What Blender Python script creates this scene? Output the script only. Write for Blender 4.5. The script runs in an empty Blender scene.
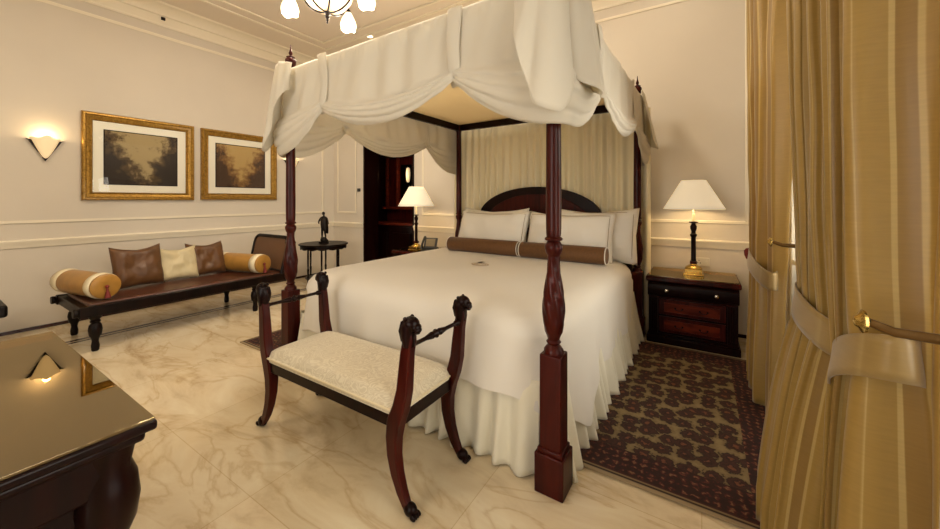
import bpy, bmesh, math, random
from math import sin, cos, pi, radians, sqrt, atan2
from mathutils import Vector, Matrix, noise
random.seed(7)
SC = bpy.context.scene
COL = SC.collection

# ------------------------------------------------------------------ camera
CAMZ = 1.40
cd = bpy.data.cameras.new('camera'); cam = bpy.data.objects.new('camera', cd); COL.objects.link(cam)
cam.location = (0, 0, CAMZ); cam.rotation_euler = (radians(90), 0, radians(32.4))
cd.sensor_width = 36; cd.lens = 365.2 / 940 * 36; cd.shift_y = -64.5 / 940; cd.clip_start = .05
SC.camera = cam

# ------------------------------------------------------------------ view, world, daylight
SC.view_settings.view_transform = 'Standard'; SC.view_settings.look = 'None'
SC.view_settings.gamma = 1; SC.view_settings.use_curve_mapping = False
SC.view_settings.exposure = -.64
W = bpy.data.worlds.new('world'); SC.world = W; W.use_nodes = True
W.node_tree.nodes['Background'].inputs[0].default_value = (1.0, .95, .86, 1)
W.node_tree.nodes['Background'].inputs[1].default_value = 3.0

def lamp(name, kind, loc, energy, col=(1, .80, .55), size=.1, rot=(0, 0, 0), size_y=None, parent=None, **kw):
    l = bpy.data.lights.new(name, kind); l.energy = energy; l.color = col
    if kind == 'AREA':
        l.size = size
        if size_y: l.shape = 'RECTANGLE'; l.size_y = size_y
    else: l.shadow_soft_size = size
    for k, v in kw.items(): setattr(l, k, v)
    o = bpy.data.objects.new(name, l); COL.objects.link(o); o.location = loc; o.rotation_euler = rot
    if parent: o.parent = parent
    return o
# daylight falling in through the two tall windows, plus added frontal fill
lamp('window_area_light', 'AREA', (.84, 3.0, 1.7), 75, (1, .93, .78), 1.7, (0, radians(90), 0), 1.7)
lamp('window_area_light', 'AREA', (.84, .75, 1.7), 60, (1, .93, .78), 1.7, (0, radians(90), 0), 1.7)
lamp('window_area_light', 'AREA', (-1.55, -3.24, 1.65), 108, (1, .94, .87), 1.9, (radians(90), 0, 0), 2.4)  # added fill from behind the camera, placed at the unseen front window
CHANDELIER_W = 36; DOWN_W = 24; TABLE_LAMP_W = 20; SCONCE_W = 3.0

# ------------------------------------------------------------------ materials
MATS = {}
def newmat(name):
    m = bpy.data.materials.new(name); m.use_nodes = True; MATS[name] = m
    nt = m.node_tree; return m, nt, nt.nodes['Principled BSDF'], nt.nodes['Material Output']
def N(nt, typ, **kw):
    n = nt.nodes.new(typ)
    for k, v in kw.items():
        if k in n.bl_rna.properties: setattr(n, k, v)
        else: n.inputs[k].default_value = v
    return n
def ramp(nt, src, stops):
    r = nt.nodes.new('ShaderNodeValToRGB'); e = r.color_ramp.elements
    while len(e) < len(stops): e.new(.5)
    for i, (p, c) in enumerate(stops): e[i].position = p; e[i].color = (*c, 1)
    nt.links.new(src, r.inputs[0]); return r
def setp(b, **kw):
    for k, v in kw.items(): b.inputs[k.replace('_', ' ')].default_value = v
def simple(name, c, rough=.6, metal=0, spec=.5, coat=0, noise_amt=0, nscale=8, bump=0, bscale=60, sheen=0, emit=None, estr=0, coat_rough=.05, obj=True):
    m, nt, b, out = newmat(name)
    b.inputs['Base Color'].default_value = (*c, 1); b.inputs['Roughness'].default_value = rough
    b.inputs['Metallic'].default_value = metal; b.inputs['Specular IOR Level'].default_value = spec
    b.inputs['Coat Weight'].default_value = coat; b.inputs['Coat Roughness'].default_value = coat_rough
    b.inputs['Sheen Weight'].default_value = sheen
    tc = N(nt, 'ShaderNodeTexCoord')
    if noise_amt:
        n = N(nt, 'ShaderNodeTexNoise', Scale=nscale, Detail=5.0); nt.links.new(tc.outputs['Object'], n.inputs['Vector'])
        r = ramp(nt, n.outputs['Fac'], [(.3, tuple(x * (1 - noise_amt) for x in c)), (.7, tuple(min(1, x * (1 + noise_amt)) for x in c))])
        nt.links.new(r.outputs[0], b.inputs['Base Color'])
    if bump:
        n2 = N(nt, 'ShaderNodeTexNoise', Scale=bscale, Detail=3.0); nt.links.new(tc.outputs['Object'], n2.inputs['Vector'])
        bp = N(nt, 'ShaderNodeBump', Strength=bump, Distance=.01); nt.links.new(n2.outputs['Fac'], bp.inputs['Height'])
        nt.links.new(bp.outputs[0], b.inputs['Normal'])
    if emit:
        b.inputs['Emission Color'].default_value = (*emit, 1); b.inputs['Emission Strength'].default_value = estr
    return m
def wood(name, c1, c2, rough=.34, coat=.10, stretch=(1, 1, .12), scale=14):
    m, nt, b, out = newmat(name)
    tc = N(nt, 'ShaderNodeTexCoord'); mp = N(nt, 'ShaderNodeMapping'); mp.inputs['Scale'].default_value = stretch
    nt.links.new(tc.outputs['Object'], mp.inputs[0])
    n = N(nt, 'ShaderNodeTexNoise', Scale=scale, Detail=6.0, Distortion=1.2); nt.links.new(mp.outputs[0], n.inputs['Vector'])
    r = ramp(nt, n.outputs['Fac'], [(.3, c1), (.7, c2)]); nt.links.new(r.outputs[0], b.inputs['Base Color'])
    setp(b, Roughness=rough, Coat_Weight=coat, Coat_Roughness=.08); b.inputs['Specular IOR Level'].default_value = .13
    return m
M_wall = simple('wall_paint', (.67, .605, .505), .7, noise_amt=.02, nscale=2, bump=.05, bscale=120)
M_trim = simple('trim_paint', (.84, .765, .61), .45)
M_ceil = simple('ceiling_paint', (.78, .69, .57), .8)
M_mah = wood('mahogany', (.018, .0015, .0010), (.066, .0065, .0033))
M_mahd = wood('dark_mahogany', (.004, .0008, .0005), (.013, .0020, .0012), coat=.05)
M_mahr = wood('red_veneer', (.05, .006, .003), (.16, .022, .007), stretch=(.3, 1, 1))
M_black = wood('ebonised_wood', (.002, .0009, .0007), (.009, .003, .002), rough=.4, coat=.1)
M_brass = simple('brass', (.62, .43, .13), .2, metal=1)
M_brassd = simple('aged_brass', (.16, .085, .025), .35, metal=.8)
M_bronze = simple('dark_bronze', (.010, .006, .004), .42, metal=.3, spec=.3)
M_knob = simple('silver_knob', (.75, .70, .6), .2, metal=1)
M_gold = wood('gilt_frame', (.22, .115, .018), (.42, .24, .05), rough=.34, coat=.2, scale=30, stretch=(1, 1, 1))
M_gold.node_tree.nodes['Principled BSDF'].inputs['Metallic'].default_value = .55
M_mat = simple('picture_mat', (.90, .86, .72), .8)
M_white = simple('white_linen', (.88, .85, .77), .75, sheen=.2, bump=.06, bscale=500)
M_duvet = simple('duvet_cotton', (.78, .735, .65), .65, sheen=.2, bump=.25, bscale=5)
M_skirt = simple('skirt_cotton', (.90, .85, .68), .7, sheen=.2)
M_canopy = simple('canopy_cloth', (.76, .72, .62), .8, sheen=.2, bump=.10, bscale=9)
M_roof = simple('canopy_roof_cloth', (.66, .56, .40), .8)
M_gathc = simple('rear_curtain_cloth', (.92, .84, .60), .75, sheen=.2)
M_brown = simple('brown_velvet', (.125, .050, .008), .7, sheen=.15, noise_amt=.15, nscale=60)
M_cushb = simple('brown_satin', (.105, .040, .007), .45, sheen=.1, noise_amt=.2, nscale=10, bump=.2, bscale=12)
M_cushc = simple('cream_satin', (.58, .49, .29), .45, sheen=.1, bump=.2, bscale=12)
M_goldf = simple('gold_satin', (.36, .18, .030), .38, sheen=.05, noise_amt=.15, nscale=8)
M_band = simple('cream_band', (.78, .68, .46), .5)
M_leath = simple('tan_leather', (.065, .016, .005), .4, noise_amt=.3, nscale=6, bump=.1, bscale=30)
M_cord = simple('white_cord', (.8, .76, .68), .7)
M_plast = simple('black_plastic', (.012, .012, .012), .35)
M_screen = simple('phone_screen', (.22, .18, .11), .15, coat=1)
M_socket = simple('white_plastic', (.75, .70, .58), .4)
M_red = simple('red_tassel', (.16, .012, .008), .7)
M_winw = simple('window_white_paint', (.85, .80, .68), .5)

def fabric_weave():
    m, nt, b, out = newmat('bench_damask')
    tc = N(nt, 'ShaderNodeTexCoord')
    w = N(nt, 'ShaderNodeTexNoise', Scale=9.0, Detail=1.0, Distortion=2.5); nt.links.new(tc.outputs['Object'], w.inputs['Vector'])
    mt = N(nt, 'ShaderNodeMath', operation='PINGPONG'); mt.inputs[1].default_value = .06; nt.links.new(w.outputs['Fac'], mt.inputs[0])
    r = ramp(nt, mt.outputs[0], [(.0, (.78, .71, .54)), (.022, (.75, .67, .50)), (.035, (.65, .57, .41))])
    nt.links.new(r.outputs[0], b.inputs['Base Color']); b.inputs['Roughness'].default_value = .6; b.inputs['Sheen Weight'].default_value = .3
    return m
M_damask = fabric_weave()

def cane():
    m, nt, b, out = newmat('woven_cane')
    tc = N(nt, 'ShaderNodeTexCoord')
    v = N(nt, 'ShaderNodeTexChecker', Scale=55.0); nt.links.new(tc.outputs['Object'], v.inputs['Vector'])
    v.inputs[1].default_value = (.20, .09, .03, 1); v.inputs[2].default_value = (.05, .018, .007, 1)
    nt.links.new(v.outputs[0], b.inputs['Base Color']); b.inputs['Roughness'].default_value = .5
    return m
M_cane = cane()

def marble():
    m, nt, b, out = newmat('cream_marble')
    tc = N(nt, 'ShaderNodeTexCoord'); mp = N(nt, 'ShaderNodeMapping'); mp.inputs['Rotation'].default_value = (0, 0, radians(38)); mp.inputs['Scale'].default_value = (1.0, 2.6, 1)
    nt.links.new(tc.outputs['Object'], mp.inputs[0])
    # each slab has its own offset
    n1 = N(nt, 'ShaderNodeTexNoise', Scale=1.5, Detail=9.0, Roughness=.62, Distortion=.8); nt.links.new(mp.outputs[0], n1.inputs['Vector'])
    r1 = ramp(nt, n1.outputs['Fac'], [(.28, (.56, .42, .25)), (.48, (.78, .65, .44)), (.72, (.87, .78, .58))])
    n2 = N(nt, 'ShaderNodeTexNoise', Scale=1.1, Detail=6.0, Roughness=.5, Distortion=.9); nt.links.new(mp.outputs[0], n2.inputs['Vector'])
    s = N(nt, 'ShaderNodeMath', operation='SUBTRACT'); s.inputs[1].default_value = .5; nt.links.new(n2.outputs['Fac'], s.inputs[0])
    a = N(nt, 'ShaderNodeMath', operation='ABSOLUTE'); nt.links.new(s.outputs[0], a.inputs[0])
    r2 = ramp(nt, a.outputs[0], [(.0, (.76, .66, .54)), (.010, (.88, .82, .74)), (.030, (1, 1, 1))])
    mx = N(nt, 'ShaderNodeMix', data_type='RGBA', blend_type='MULTIPLY'); mx.inputs[0].default_value = .65
    nt.links.new(r1.outputs[0], mx.inputs[6]); nt.links.new(r2.outputs[0], mx.inputs[7])
    # joints of the 0.9 m slabs
    br = N(nt, 'ShaderNodeTexBrick', offset=0.0); br.inputs['Scale'].default_value = 1.0
    br.inputs['Brick Width'].default_value = .9; br.inputs['Row Height'].default_value = .9; br.inputs['Mortar Size'].default_value = .0022
    br.inputs['Color1'].default_value = (1, 1, 1, 1); br.inputs['Color2'].default_value = (.94, .93, .90, 1); br.inputs['Mortar'].default_value = (.80, .74, .64, 1)
    nt.links.new(tc.outputs['Object'], br.inputs['Vector'])
    m2 = N(nt, 'ShaderNodeMix', data_type='RGBA', blend_type='MULTIPLY'); m2.inputs[0].default_value = 1
    nt.links.new(mx.outputs[2], m2.inputs[6]); nt.links.new(br.outputs[0], m2.inputs[7])
    nt.links.new(m2.outputs[2], b.inputs['Base Color']); setp(b, Roughness=.13); b.inputs['Specular IOR Level'].default_value = .6
    return m
M_marble = marble()

def glassm(name, tint=(1, 1, 1), ior=1.5, rough=0.0, gl=(1, 1, 1)):
    m, nt, b, out = newmat(name)
    t = N(nt, 'ShaderNodeBsdfTransparent'); t.inputs[0].default_value = (*tint, 1)
    g = N(nt, 'ShaderNodeBsdfGlossy'); g.inputs['Roughness'].default_value = rough; g.inputs['Color'].default_value = (*gl, 1)
    f = N(nt, 'ShaderNodeFresnel'); f.inputs[0].default_value = ior
    mx = N(nt, 'ShaderNodeMixShader'); nt.links.new(f.outputs[0], mx.inputs[0]); nt.links.new(t.outputs[0], mx.inputs[1]); nt.links.new(g.outputs[0], mx.inputs[2])
    nt.links.new(mx.outputs[0], out.inputs[0]); return m
M_glass = glassm('clear_glass'); M_pglass = glassm('picture_glass', ior=1.25)
M_tglass = glassm('table_top_glass', (.8, .75, .6), 2.3, .03, (1, .85, .6))
M_mirror = simple('mirror', (.45, .40, .33), .05, metal=1)

def curtain_mat(name, base, light, dark, trans=.3, period=5.0):
    m, nt, b, out = newmat(name)
    uv = N(nt, 'ShaderNodeUVMap'); sx = N(nt, 'ShaderNodeSeparateXYZ'); nt.links.new(uv.outputs[0], sx.inputs[0])
    mul = N(nt, 'ShaderNodeMath', operation='MULTIPLY'); mul.inputs[1].default_value = period; nt.links.new(sx.outputs[0], mul.inputs[0])
    fr = N(nt, 'ShaderNodeMath', operation='FRACT'); nt.links.new(mul.outputs[0], fr.inputs[0])
    r = ramp(nt, fr.outputs[0], [(0, base), (.30, base), (.31, light), (.34, light), (.35, dark), (.50, dark), (.51, light), (.56, light), (.57, base), (.85, base), (.86, light), (.88, base)])
    r.color_ramp.interpolation = 'LINEAR'
    tc = N(nt, 'ShaderNodeTexCoord'); mp = N(nt, 'ShaderNodeMapping'); mp.inputs['Scale'].default_value = (8, 8, 90); nt.links.new(tc.outputs['Object'], mp.inputs[0])
    n = N(nt, 'ShaderNodeTexNoise', Scale=2.0, Detail=3.0); nt.links.new(mp.outputs[0], n.inputs['Vector'])
    rr = ramp(nt, n.outputs['Fac'], [(.35, (.93, .93, .93)), (.65, (1, 1, 1))])
    mx = N(nt, 'ShaderNodeMix', data_type='RGBA', blend_type='MULTIPLY'); mx.inputs[0].default_value = 1
    nt.links.new(r.outputs[0], mx.inputs[6]); nt.links.new(rr.outputs[0], mx.inputs[7]); nt.links.new(mx.outputs[2], b.inputs['Base Color'])
    setp(b, Roughness=.38, Sheen_Weight=.3)
    t = N(nt, 'ShaderNodeBsdfTranslucent'); nt.links.new(mx.outputs[2], t.inputs[0])
    ms = N(nt, 'ShaderNodeMixShader'); ms.inputs[0].default_value = trans
    nt.links.new(b.outputs[0], ms.inputs[1]); nt.links.new(t.outputs[0], ms.inputs[2]); nt.links.new(ms.outputs[0], out.inputs[0])
    return m
M_curt = curtain_mat('gold_striped_silk', (.43, .27, .062), (.58, .42, .15), (.34, .20, .045), .32)
M_tie = curtain_mat('gold_tieback_silk', (.32, .205, .06), (.38, .26, .09), (.28, .175, .045), .08, 1.0)

def shade_mat(name, c, e, s):
    m, nt, b, out = newmat(name)
    setp(b, Roughness=.8); b.inputs['Base Color'].default_value = (*c, 1)
    b.inputs['Emission Color'].default_value = (*e, 1); b.inputs['Emission Strength'].default_value = s
    return m
M_shade = shade_mat('lamp_shade_silk', (.85, .78, .62), (1, .82, .55), .62)
M_alab = shade_mat('lit_alabaster', (.8, .7, .5), (1, .62, .28), .85)
M_tulip = shade_mat('lit_tulip_glass', (.9, .85, .7), (1, .86, .58), 2.2)
M_scg = shade_mat('lit_sconce_glass', (.75, .6, .38), (1, .74, .40), .75)
M_bulb = shade_mat('lit_bulb', (1, 1, 1), (1, .8, .5), 9)

def print_mat(name, sky, mid, dark, seed):
    m, nt, b, out = newmat(name)
    tc = N(nt, 'ShaderNodeTexCoord'); mp = N(nt, 'ShaderNodeMapping'); mp.inputs['Location'].default_value = (seed, seed, 0); nt.links.new(tc.outputs['Object'], mp.inputs[0])
    n = N(nt, 'ShaderNodeTexNoise', Scale=9.0, Detail=8.0, Roughness=.7); nt.links.new(mp.outputs[0], n.inputs['Vector'])
    s = N(nt, 'ShaderNodeSeparateXYZ'); nt.links.new(tc.outputs['Object'], s.inputs[0])
    ay = N(nt, 'ShaderNodeMath', operation='ABSOLUTE'); nt.links.new(s.outputs['Y'], ay.inputs[0])
    a = N(nt, 'ShaderNodeMath', operation='MULTIPLY_ADD'); a.inputs[1].default_value = -1.5; a.inputs[2].default_value = .52; nt.links.new(ay.outputs[0], a.inputs[0])
    z = N(nt, 'ShaderNodeMath', operation='MULTIPLY_ADD'); z.inputs[1].default_value = .75; nt.links.new(s.outputs['Z'], z.inputs[0]); nt.links.new(a.outputs[0], z.inputs[2])
    t = N(nt, 'ShaderNodeMath', operation='MULTIPLY_ADD'); t.inputs[1].default_value = 1.1; nt.links.new(n.outputs['Fac'], t.inputs[0]); nt.links.new(z.outputs[0], t.inputs[2])
    r = ramp(nt, t.outputs[0], [(.66, dark), (.82, mid), (.98, sky)])
    nt.links.new(r.outputs[0], b.inputs['Base Color']); b.inputs['Roughness'].default_value = .7
    return m
M_print1 = print_mat('sepia_engraving', (.42, .32, .15), (.10, .062, .022), (.018, .009, .004), 0)
M_print2 = print_mat('amber_engraving', (.50, .34, .12), (.24, .12, .03), (.06, .025, .008), 4)

def rug_mat(hx, hy, bw, name):
    m, nt, b, out = newmat(name)
    tc = N(nt, 'ShaderNodeTexCoord'); s = N(nt, 'ShaderNodeSeparateXYZ'); nt.links.new(tc.outputs['Object'], s.inputs[0])
    def edge(o, h):
        a = N(nt, 'ShaderNodeMath', operation='ABSOLUTE'); nt.links.new(s.outputs[o], a.inputs[0])
        d = N(nt, 'ShaderNodeMath', operation='SUBTRACT'); d.inputs[0].default_value = h; nt.links.new(a.outputs[0], d.inputs[1]); return d
    mn = N(nt, 'ShaderNodeMath', operation='MINIMUM'); nt.links.new(edge('X', hx).outputs[0], mn.inputs[0]); nt.links.new(edge('Y', hy).outputs[0], mn.inputs[1])
    # field: cream ground with dark blossoms
    v = N(nt, 'ShaderNodeTexVoronoi', voronoi_dimensions='2D', Scale=9.5, Randomness=.45); 
    nz = N(nt, 'ShaderNodeTexNoise', Scale=38.0, Detail=4.0); nt.links.new(tc.outputs['Object'], nz.inputs['Vector'])
    ad = N(nt, 'ShaderNodeMix', data_type='RGBA', blend_type='ADD'); ad.inputs[0].default_value = .075
    nt.links.new(tc.outputs['Object'], ad.inputs[6]); nt.links.new(nz.outputs['Color'], ad.inputs[7]); nt.links.new(ad.outputs[2], v.inputs['Vector'])
    fld = ramp(nt, v.outputs['Distance'], [(0, (.16, .05, .02)), (.11, (.13, .04, .018)), (.15, (.015, .005, .004)), (.30, (.05, .015, .008)), (.44, (.018, .007, .005)), (.49, (.155, .105, .043)), (.70, (.23, .165, .072))])
    fld.color_ramp.interpolation = 'LINEAR'
    v2 = N(nt, 'ShaderNodeTexVoronoi', voronoi_dimensions='2D', Scale=22.0, Randomness=.3); nt.links.new(ad.outputs[2], v2.inputs['Vector'])
    bor = ramp(nt, v2.outputs['Distance'], [(0, (.22, .14, .06)), (.12, (.16, .05, .025)), (.24, (.065, .010, .006)), (.42, (.02, .005, .004))])
    def gate(p, w=.004):
        g = N(nt, 'ShaderNodeMath', operation='GREATER_THAN'); g.inputs[1].default_value = p; nt.links.new(mn.outputs[0], g.inputs[0]); return g
    mx = N(nt, 'ShaderNodeMix', data_type='RGBA'); nt.links.new(gate(bw).outputs[0], mx.inputs[0]); nt.links.new(bor.outputs[0], mx.inputs[6]); nt.links.new(fld.outputs[0], mx.inputs[7])
    st = ramp(nt, mn.outputs[0], [(0, (.30, .22, .12)), (.018, (.30, .22, .12)), (.020, (.02, .008, .006)), (.030, (.02, .008, .006)), (.032, (.22, .15, .07)), (.040, (.22, .15, .07)), (.042, (.05, .01, .008))])
    mx2 = N(nt, 'ShaderNodeMix', data_type='RGBA'); nt.links.new(gate(.05).outputs[0], mx2.inputs[0]); nt.links.new(st.outputs[0], mx2.inputs[6]); nt.links.new(mx.outputs[2], mx2.inputs[7])
    nt.links.new(mx2.outputs[2], b.inputs['Base Color']); setp(b, Roughness=.95)
    bp = N(nt, 'ShaderNodeBump', Strength=.4, Distance=.004); nt.links.new(nz.outputs['Fac'], bp.inputs['Height']); nt.links.new(bp.outputs[0], b.inputs['Normal'])
    return m

def translucent(m, c, f):
    nt = m.node_tree; b = nt.nodes['Principled BSDF']; out = nt.nodes['Material Output']
    t = N(nt, 'ShaderNodeBsdfTranslucent'); t.inputs[0].default_value = (*c, 1)
    ms = N(nt, 'ShaderNodeMixShader'); ms.inputs[0].default_value = f
    nt.links.new(b.outputs[0], ms.inputs[1]); nt.links.new(t.outputs[0], ms.inputs[2]); nt.links.new(ms.outputs[0], out.inputs[0])
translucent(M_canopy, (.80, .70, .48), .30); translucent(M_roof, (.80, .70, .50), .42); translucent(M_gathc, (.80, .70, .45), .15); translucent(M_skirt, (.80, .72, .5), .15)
# ------------------------------------------------------------------ mesh helpers
class MB:
    def __init__(s): s.v = []; s.f = []; s.uv = {}
    def add(s, vs, fs):
        o = len(s.v); s.v += [tuple(v) for v in vs]; s.f += [tuple(i + o for i in f) for f in fs]; return s
    def box(s, x0, x1, y0, y1, z0, z1):
        return s.add([(x0, y0, z0), (x1, y0, z0), (x1, y1, z0), (x0, y1, z0), (x0, y0, z1), (x1, y0, z1), (x1, y1, z1), (x0, y1, z1)],
                     [(0, 3, 2, 1), (4, 5, 6, 7), (0, 1, 5, 4), (1, 2, 6, 5), (2, 3, 7, 6), (3, 0, 4, 7)])
    def cbox(s, c, d): return s.box(c[0] - d[0] / 2, c[0] + d[0] / 2, c[1] - d[1] / 2, c[1] + d[1] / 2, c[2] - d[2] / 2, c[2] + d[2] / 2)
    def lathe(s, prof, c=(0, 0, 0), n=24, mod=None, axis='z', caps=True):
        vs = []
        for (r, z) in prof:
            for i in range(n):
                a = 2 * pi * i / n; rr = r * (mod(a, z) if mod else 1)
                p = (rr * cos(a), rr * sin(a), z)
                if axis == 'x': p = (p[2], p[0], p[1])
                if axis == 'y': p = (p[0], p[2], p[1])
                vs.append((p[0] + c[0], p[1] + c[1], p[2] + c[2]))
        fs = []
        for k in range(len(prof) - 1):
            for i in range(n):
                j = (i + 1) % n; fs.append((k * n + i, k * n + j, (k + 1) * n + j, (k + 1) * n + i))
        if caps:
            fs.append(tuple(range(n))[::-1]); m = (len(prof) - 1) * n; fs.append(tuple(m + i for i in range(n)))
        return s.add(vs, fs)
    def tube(s, pts, rad, n=12, caps=True):
        pts = [Vector(p) for p in pts]; rs = rad if isinstance(rad, (list, tuple)) else [rad] * len(pts)
        up = None; vs = []
        for i, p in enumerate(pts):
            t = (pts[min(i + 1, len(pts) - 1)] - pts[max(i - 1, 0)]).normalized()
            if up is None: up = Vector((0, 0, 1)) if abs(t.z) < .9 else Vector((1, 0, 0))
            a = t.cross(up).normalized(); b = a.cross(t).normalized(); up = b
            for k in range(n):
                th = 2 * pi * k / n; vs.append(p + (a * cos(th) + b * sin(th)) * rs[i])
        fs = []
        for k in range(len(pts) - 1):
            for i in range(n):
                j = (i + 1) % n; fs.append((k * n + i, k * n + j, (k + 1) * n + j, (k + 1) * n + i))
        if caps: fs.append(tuple(range(n))[::-1]); m = (len(pts) - 1) * n; fs.append(tuple(m + i for i in range(n)))
        return s.add(vs, fs)
    def sweep(s, pts, sizes, side=(0, 1, 0)):
        """bar of rectangular section; side is the fixed width direction"""
        pts = [Vector(p) for p in pts]; sd = Vector(side); vs = []
        for i, p in enumerate(pts):
            t = (pts[min(i + 1, len(pts) - 1)] - pts[max(i - 1, 0)]).normalized(); a = sd; b = t.cross(a).normalized()
            w, d = sizes[i] if isinstance(sizes, list) else sizes
            for (u, v) in ((-1, -1), (1, -1), (1, 1), (-1, 1)): vs.append(p + a * u * w / 2 + b * v * d / 2)
        fs = [(0, 1, 2, 3)[::-1]]
        for k in range(len(pts) - 1):
            for i in range(4):
                j = (i + 1) % 4; fs.append((k * 4 + i, k * 4 + j, (k + 1) * 4 + j, (k + 1) * 4 + i))
        m = (len(pts) - 1) * 4; fs.append((m, m + 1, m + 2, m + 3))
        return s.add(vs, fs)
    def ell(s, c, r, n=16, m=10, rot=None):
        vs = []; fs = []
        for k in range(m + 1):
            ph = pi * k / m
            for i in range(n):
                a = 2 * pi * i / n; p = Vector((r[0] * sin(ph) * cos(a), r[1] * sin(ph) * sin(a), r[2] * cos(ph)))
                if rot: p = rot @ p
                vs.append(p + Vector(c))
        for k in range(m):
            for i in range(n):
                j = (i + 1) % n; fs.append((k * n + j, k * n + i, (k + 1) * n + i, (k + 1) * n + j))
        return s.add(vs, fs)
    def grid(s, fn, nu, nv, closed=False, uvf=None):
        o = len(s.v); cu = nu if closed else nu + 1
        for j in range(nv + 1):
            for i in range(cu): s.v.append(tuple(fn(i / nu, j / nv)))
        for j in range(nv):
            for i in range(nu):
                i2 = (i + 1) % cu if closed else i + 1
                s.uv[len(s.f)] = [(i / nu, j / nv), ((i + 1) / nu, j / nv), ((i + 1) / nu, (j + 1) / nv), (i / nu, (j + 1) / nv)]
                s.f.append((o + j * cu + i, o + j * cu + i2, o + (j + 1) * cu + i2, o + (j + 1) * cu + i))
        return s
    def prism(s, poly, z0, z1, plane='xy'):
        n = len(poly); f = {'xy': lambda p, h: (p[0], p[1], h), 'xz': lambda p, h: (p[0], h, p[1]), 'yz': lambda p, h: (h, p[0], p[1])}[plane]
        vs = [f(p, z0) for p in poly] + [f(p, z1) for p in poly]
        fs = [tuple(range(n))[::-1], tuple(range(n, 2 * n))] + [(i, (i + 1) % n, n + (i + 1) % n, n + i) for i in range(n)]
        return s.add(vs, fs)
    def build(s, name, mat, parent=None, bevel=0, smooth=True, solid=0, sub=0, loc=None, rotz=0, angle=40):
        me = bpy.data.meshes.new(name); me.from_pydata(s.v, [], s.f); me.validate()
        bm = bmesh.new(); bm.from_mesh(me)
        if not s.uv:
            bmesh.ops.remove_doubles(bm, verts=bm.verts, dist=1e-6)
        if not solid: bmesh.ops.recalc_face_normals(bm, faces=bm.faces)
        bm.to_mesh(me); bm.free()
        if s.uv:
            ul = me.uv_layers.new(name='UVMap')
            for p in me.polygons:
                if p.index in s.uv and len(p.loop_indices) == 4:
                    d = {}
                    for li, c in zip(p.loop_indices, s.uv[p.index]): ul.data[li].uv = c
        me.materials.append(mat)
        if smooth:
            me.shade_smooth()
            try: me.set_sharp_from_angle(angle=radians(angle))
            except Exception: pass
        o = bpy.data.objects.new(name, me); COL.objects.link(o)
        if parent: o.parent = parent
        if loc: o.location = loc
        if rotz: o.rotation_euler.z = rotz
        if bevel:
            b = o.modifiers.new('bevel', 'BEVEL'); b.width = bevel; b.segments = 2; b.limit_method = 'ANGLE'; b.harden_normals = False
        if solid:
            q = o.modifiers.new('solid', 'SOLIDIFY'); q.thickness = solid; q.offset = 0
        if sub:
            q = o.modifiers.new('sub', 'SUBSURF'); q.levels = sub; q.render_levels = sub
        return o
def thing(name, label, cat, loc=(0, 0, 0), rotz=0, group=None):
    o = bpy.data.objects.new(name, None); COL.objects.link(o); o.empty_display_size = .1
    o.location = loc; o.rotation_euler.z = rotz; o['label'] = label; o['category'] = cat
    if group: o['group'] = group
    return o
def tag(o, label, cat, group=None):
    o['label'] = label; o['category'] = cat
    if group: o['group'] = group
    return o
def struct(o): o['kind'] = 'structure'; return o
def lb(o, t): o['label'] = t; return o
def dup(root, loc, rotz, label):
    r = root.copy(); COL.objects.link(r); r.location = loc; r.rotation_euler.z = rotz; r['label'] = label
    for ch in list(root.children):
        c = ch.copy(); COL.objects.link(c); c.parent = r
        for g in list(ch.children):
            d = g.copy(); COL.objects.link(d); d.parent = c
    return r

# ================================================================== SETTING
XL, XR, YB, YF, ZC = -6.09, .55, 4.62, -3.0, 3.97
struct(MB().box(XL - .2, XR + .6, YF - .2, 7.0, -.12, 0).build('floor', M_marble, smooth=False))
struct(MB().box(XL - .2, XR + .6, YF - .2, 7.0, ZC, ZC + .15).build('ceiling', M_ceil, smooth=False))
struct(MB().box(XL - .2, XL, YF, 6.9, 0, ZC).build('wall_left', M_wall, smooth=False))
struct(MB().box(XL, -2.55, YF - .2, YF, 0, ZC).box(-.55, XR + .3, YF - .2, YF, 0, ZC).box(-2.55, -.55, YF - .2, YF, 0, .35).box(-2.55, -.55, YF - .2, YF, 2.95, ZC).build('wall_front', M_wall, smooth=False))
w3 = MB().box(-2.55, -2.48, YF - .12, YF - .06, .35, 2.95).box(-.62, -.55, YF - .12, YF - .06, .35, 2.95).box(-2.55, -.55, YF - .12, YF - .06, .35, .43).box(-2.55, -.55, YF - .12, YF - .06, 2.88, 2.95).box(-1.59, -1.51, YF - .12, YF - .06, .35, 2.95)
w3 = struct(w3.build('window_3', M_winw, bevel=.004, smooth=False))  # unseen window added behind the camera to bring in frontal light
struct(MB().box(-2.50, -.60, YF - .092, YF - .088, .40, 2.90).build('window_pane', M_glass, parent=w3, smooth=False))
DX0, DX1, DZ = -5.242, -4.03, 2.62
bw = MB().box(XL, DX0, YB, YB + .31, 0, ZC).box(DX1, XR + .3, YB, YB + .31, 0, ZC).box(DX0, DX1, YB, YB + .31, DZ, ZC)
struct(bw.build('wall_back', M_wall, smooth=False))
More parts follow.
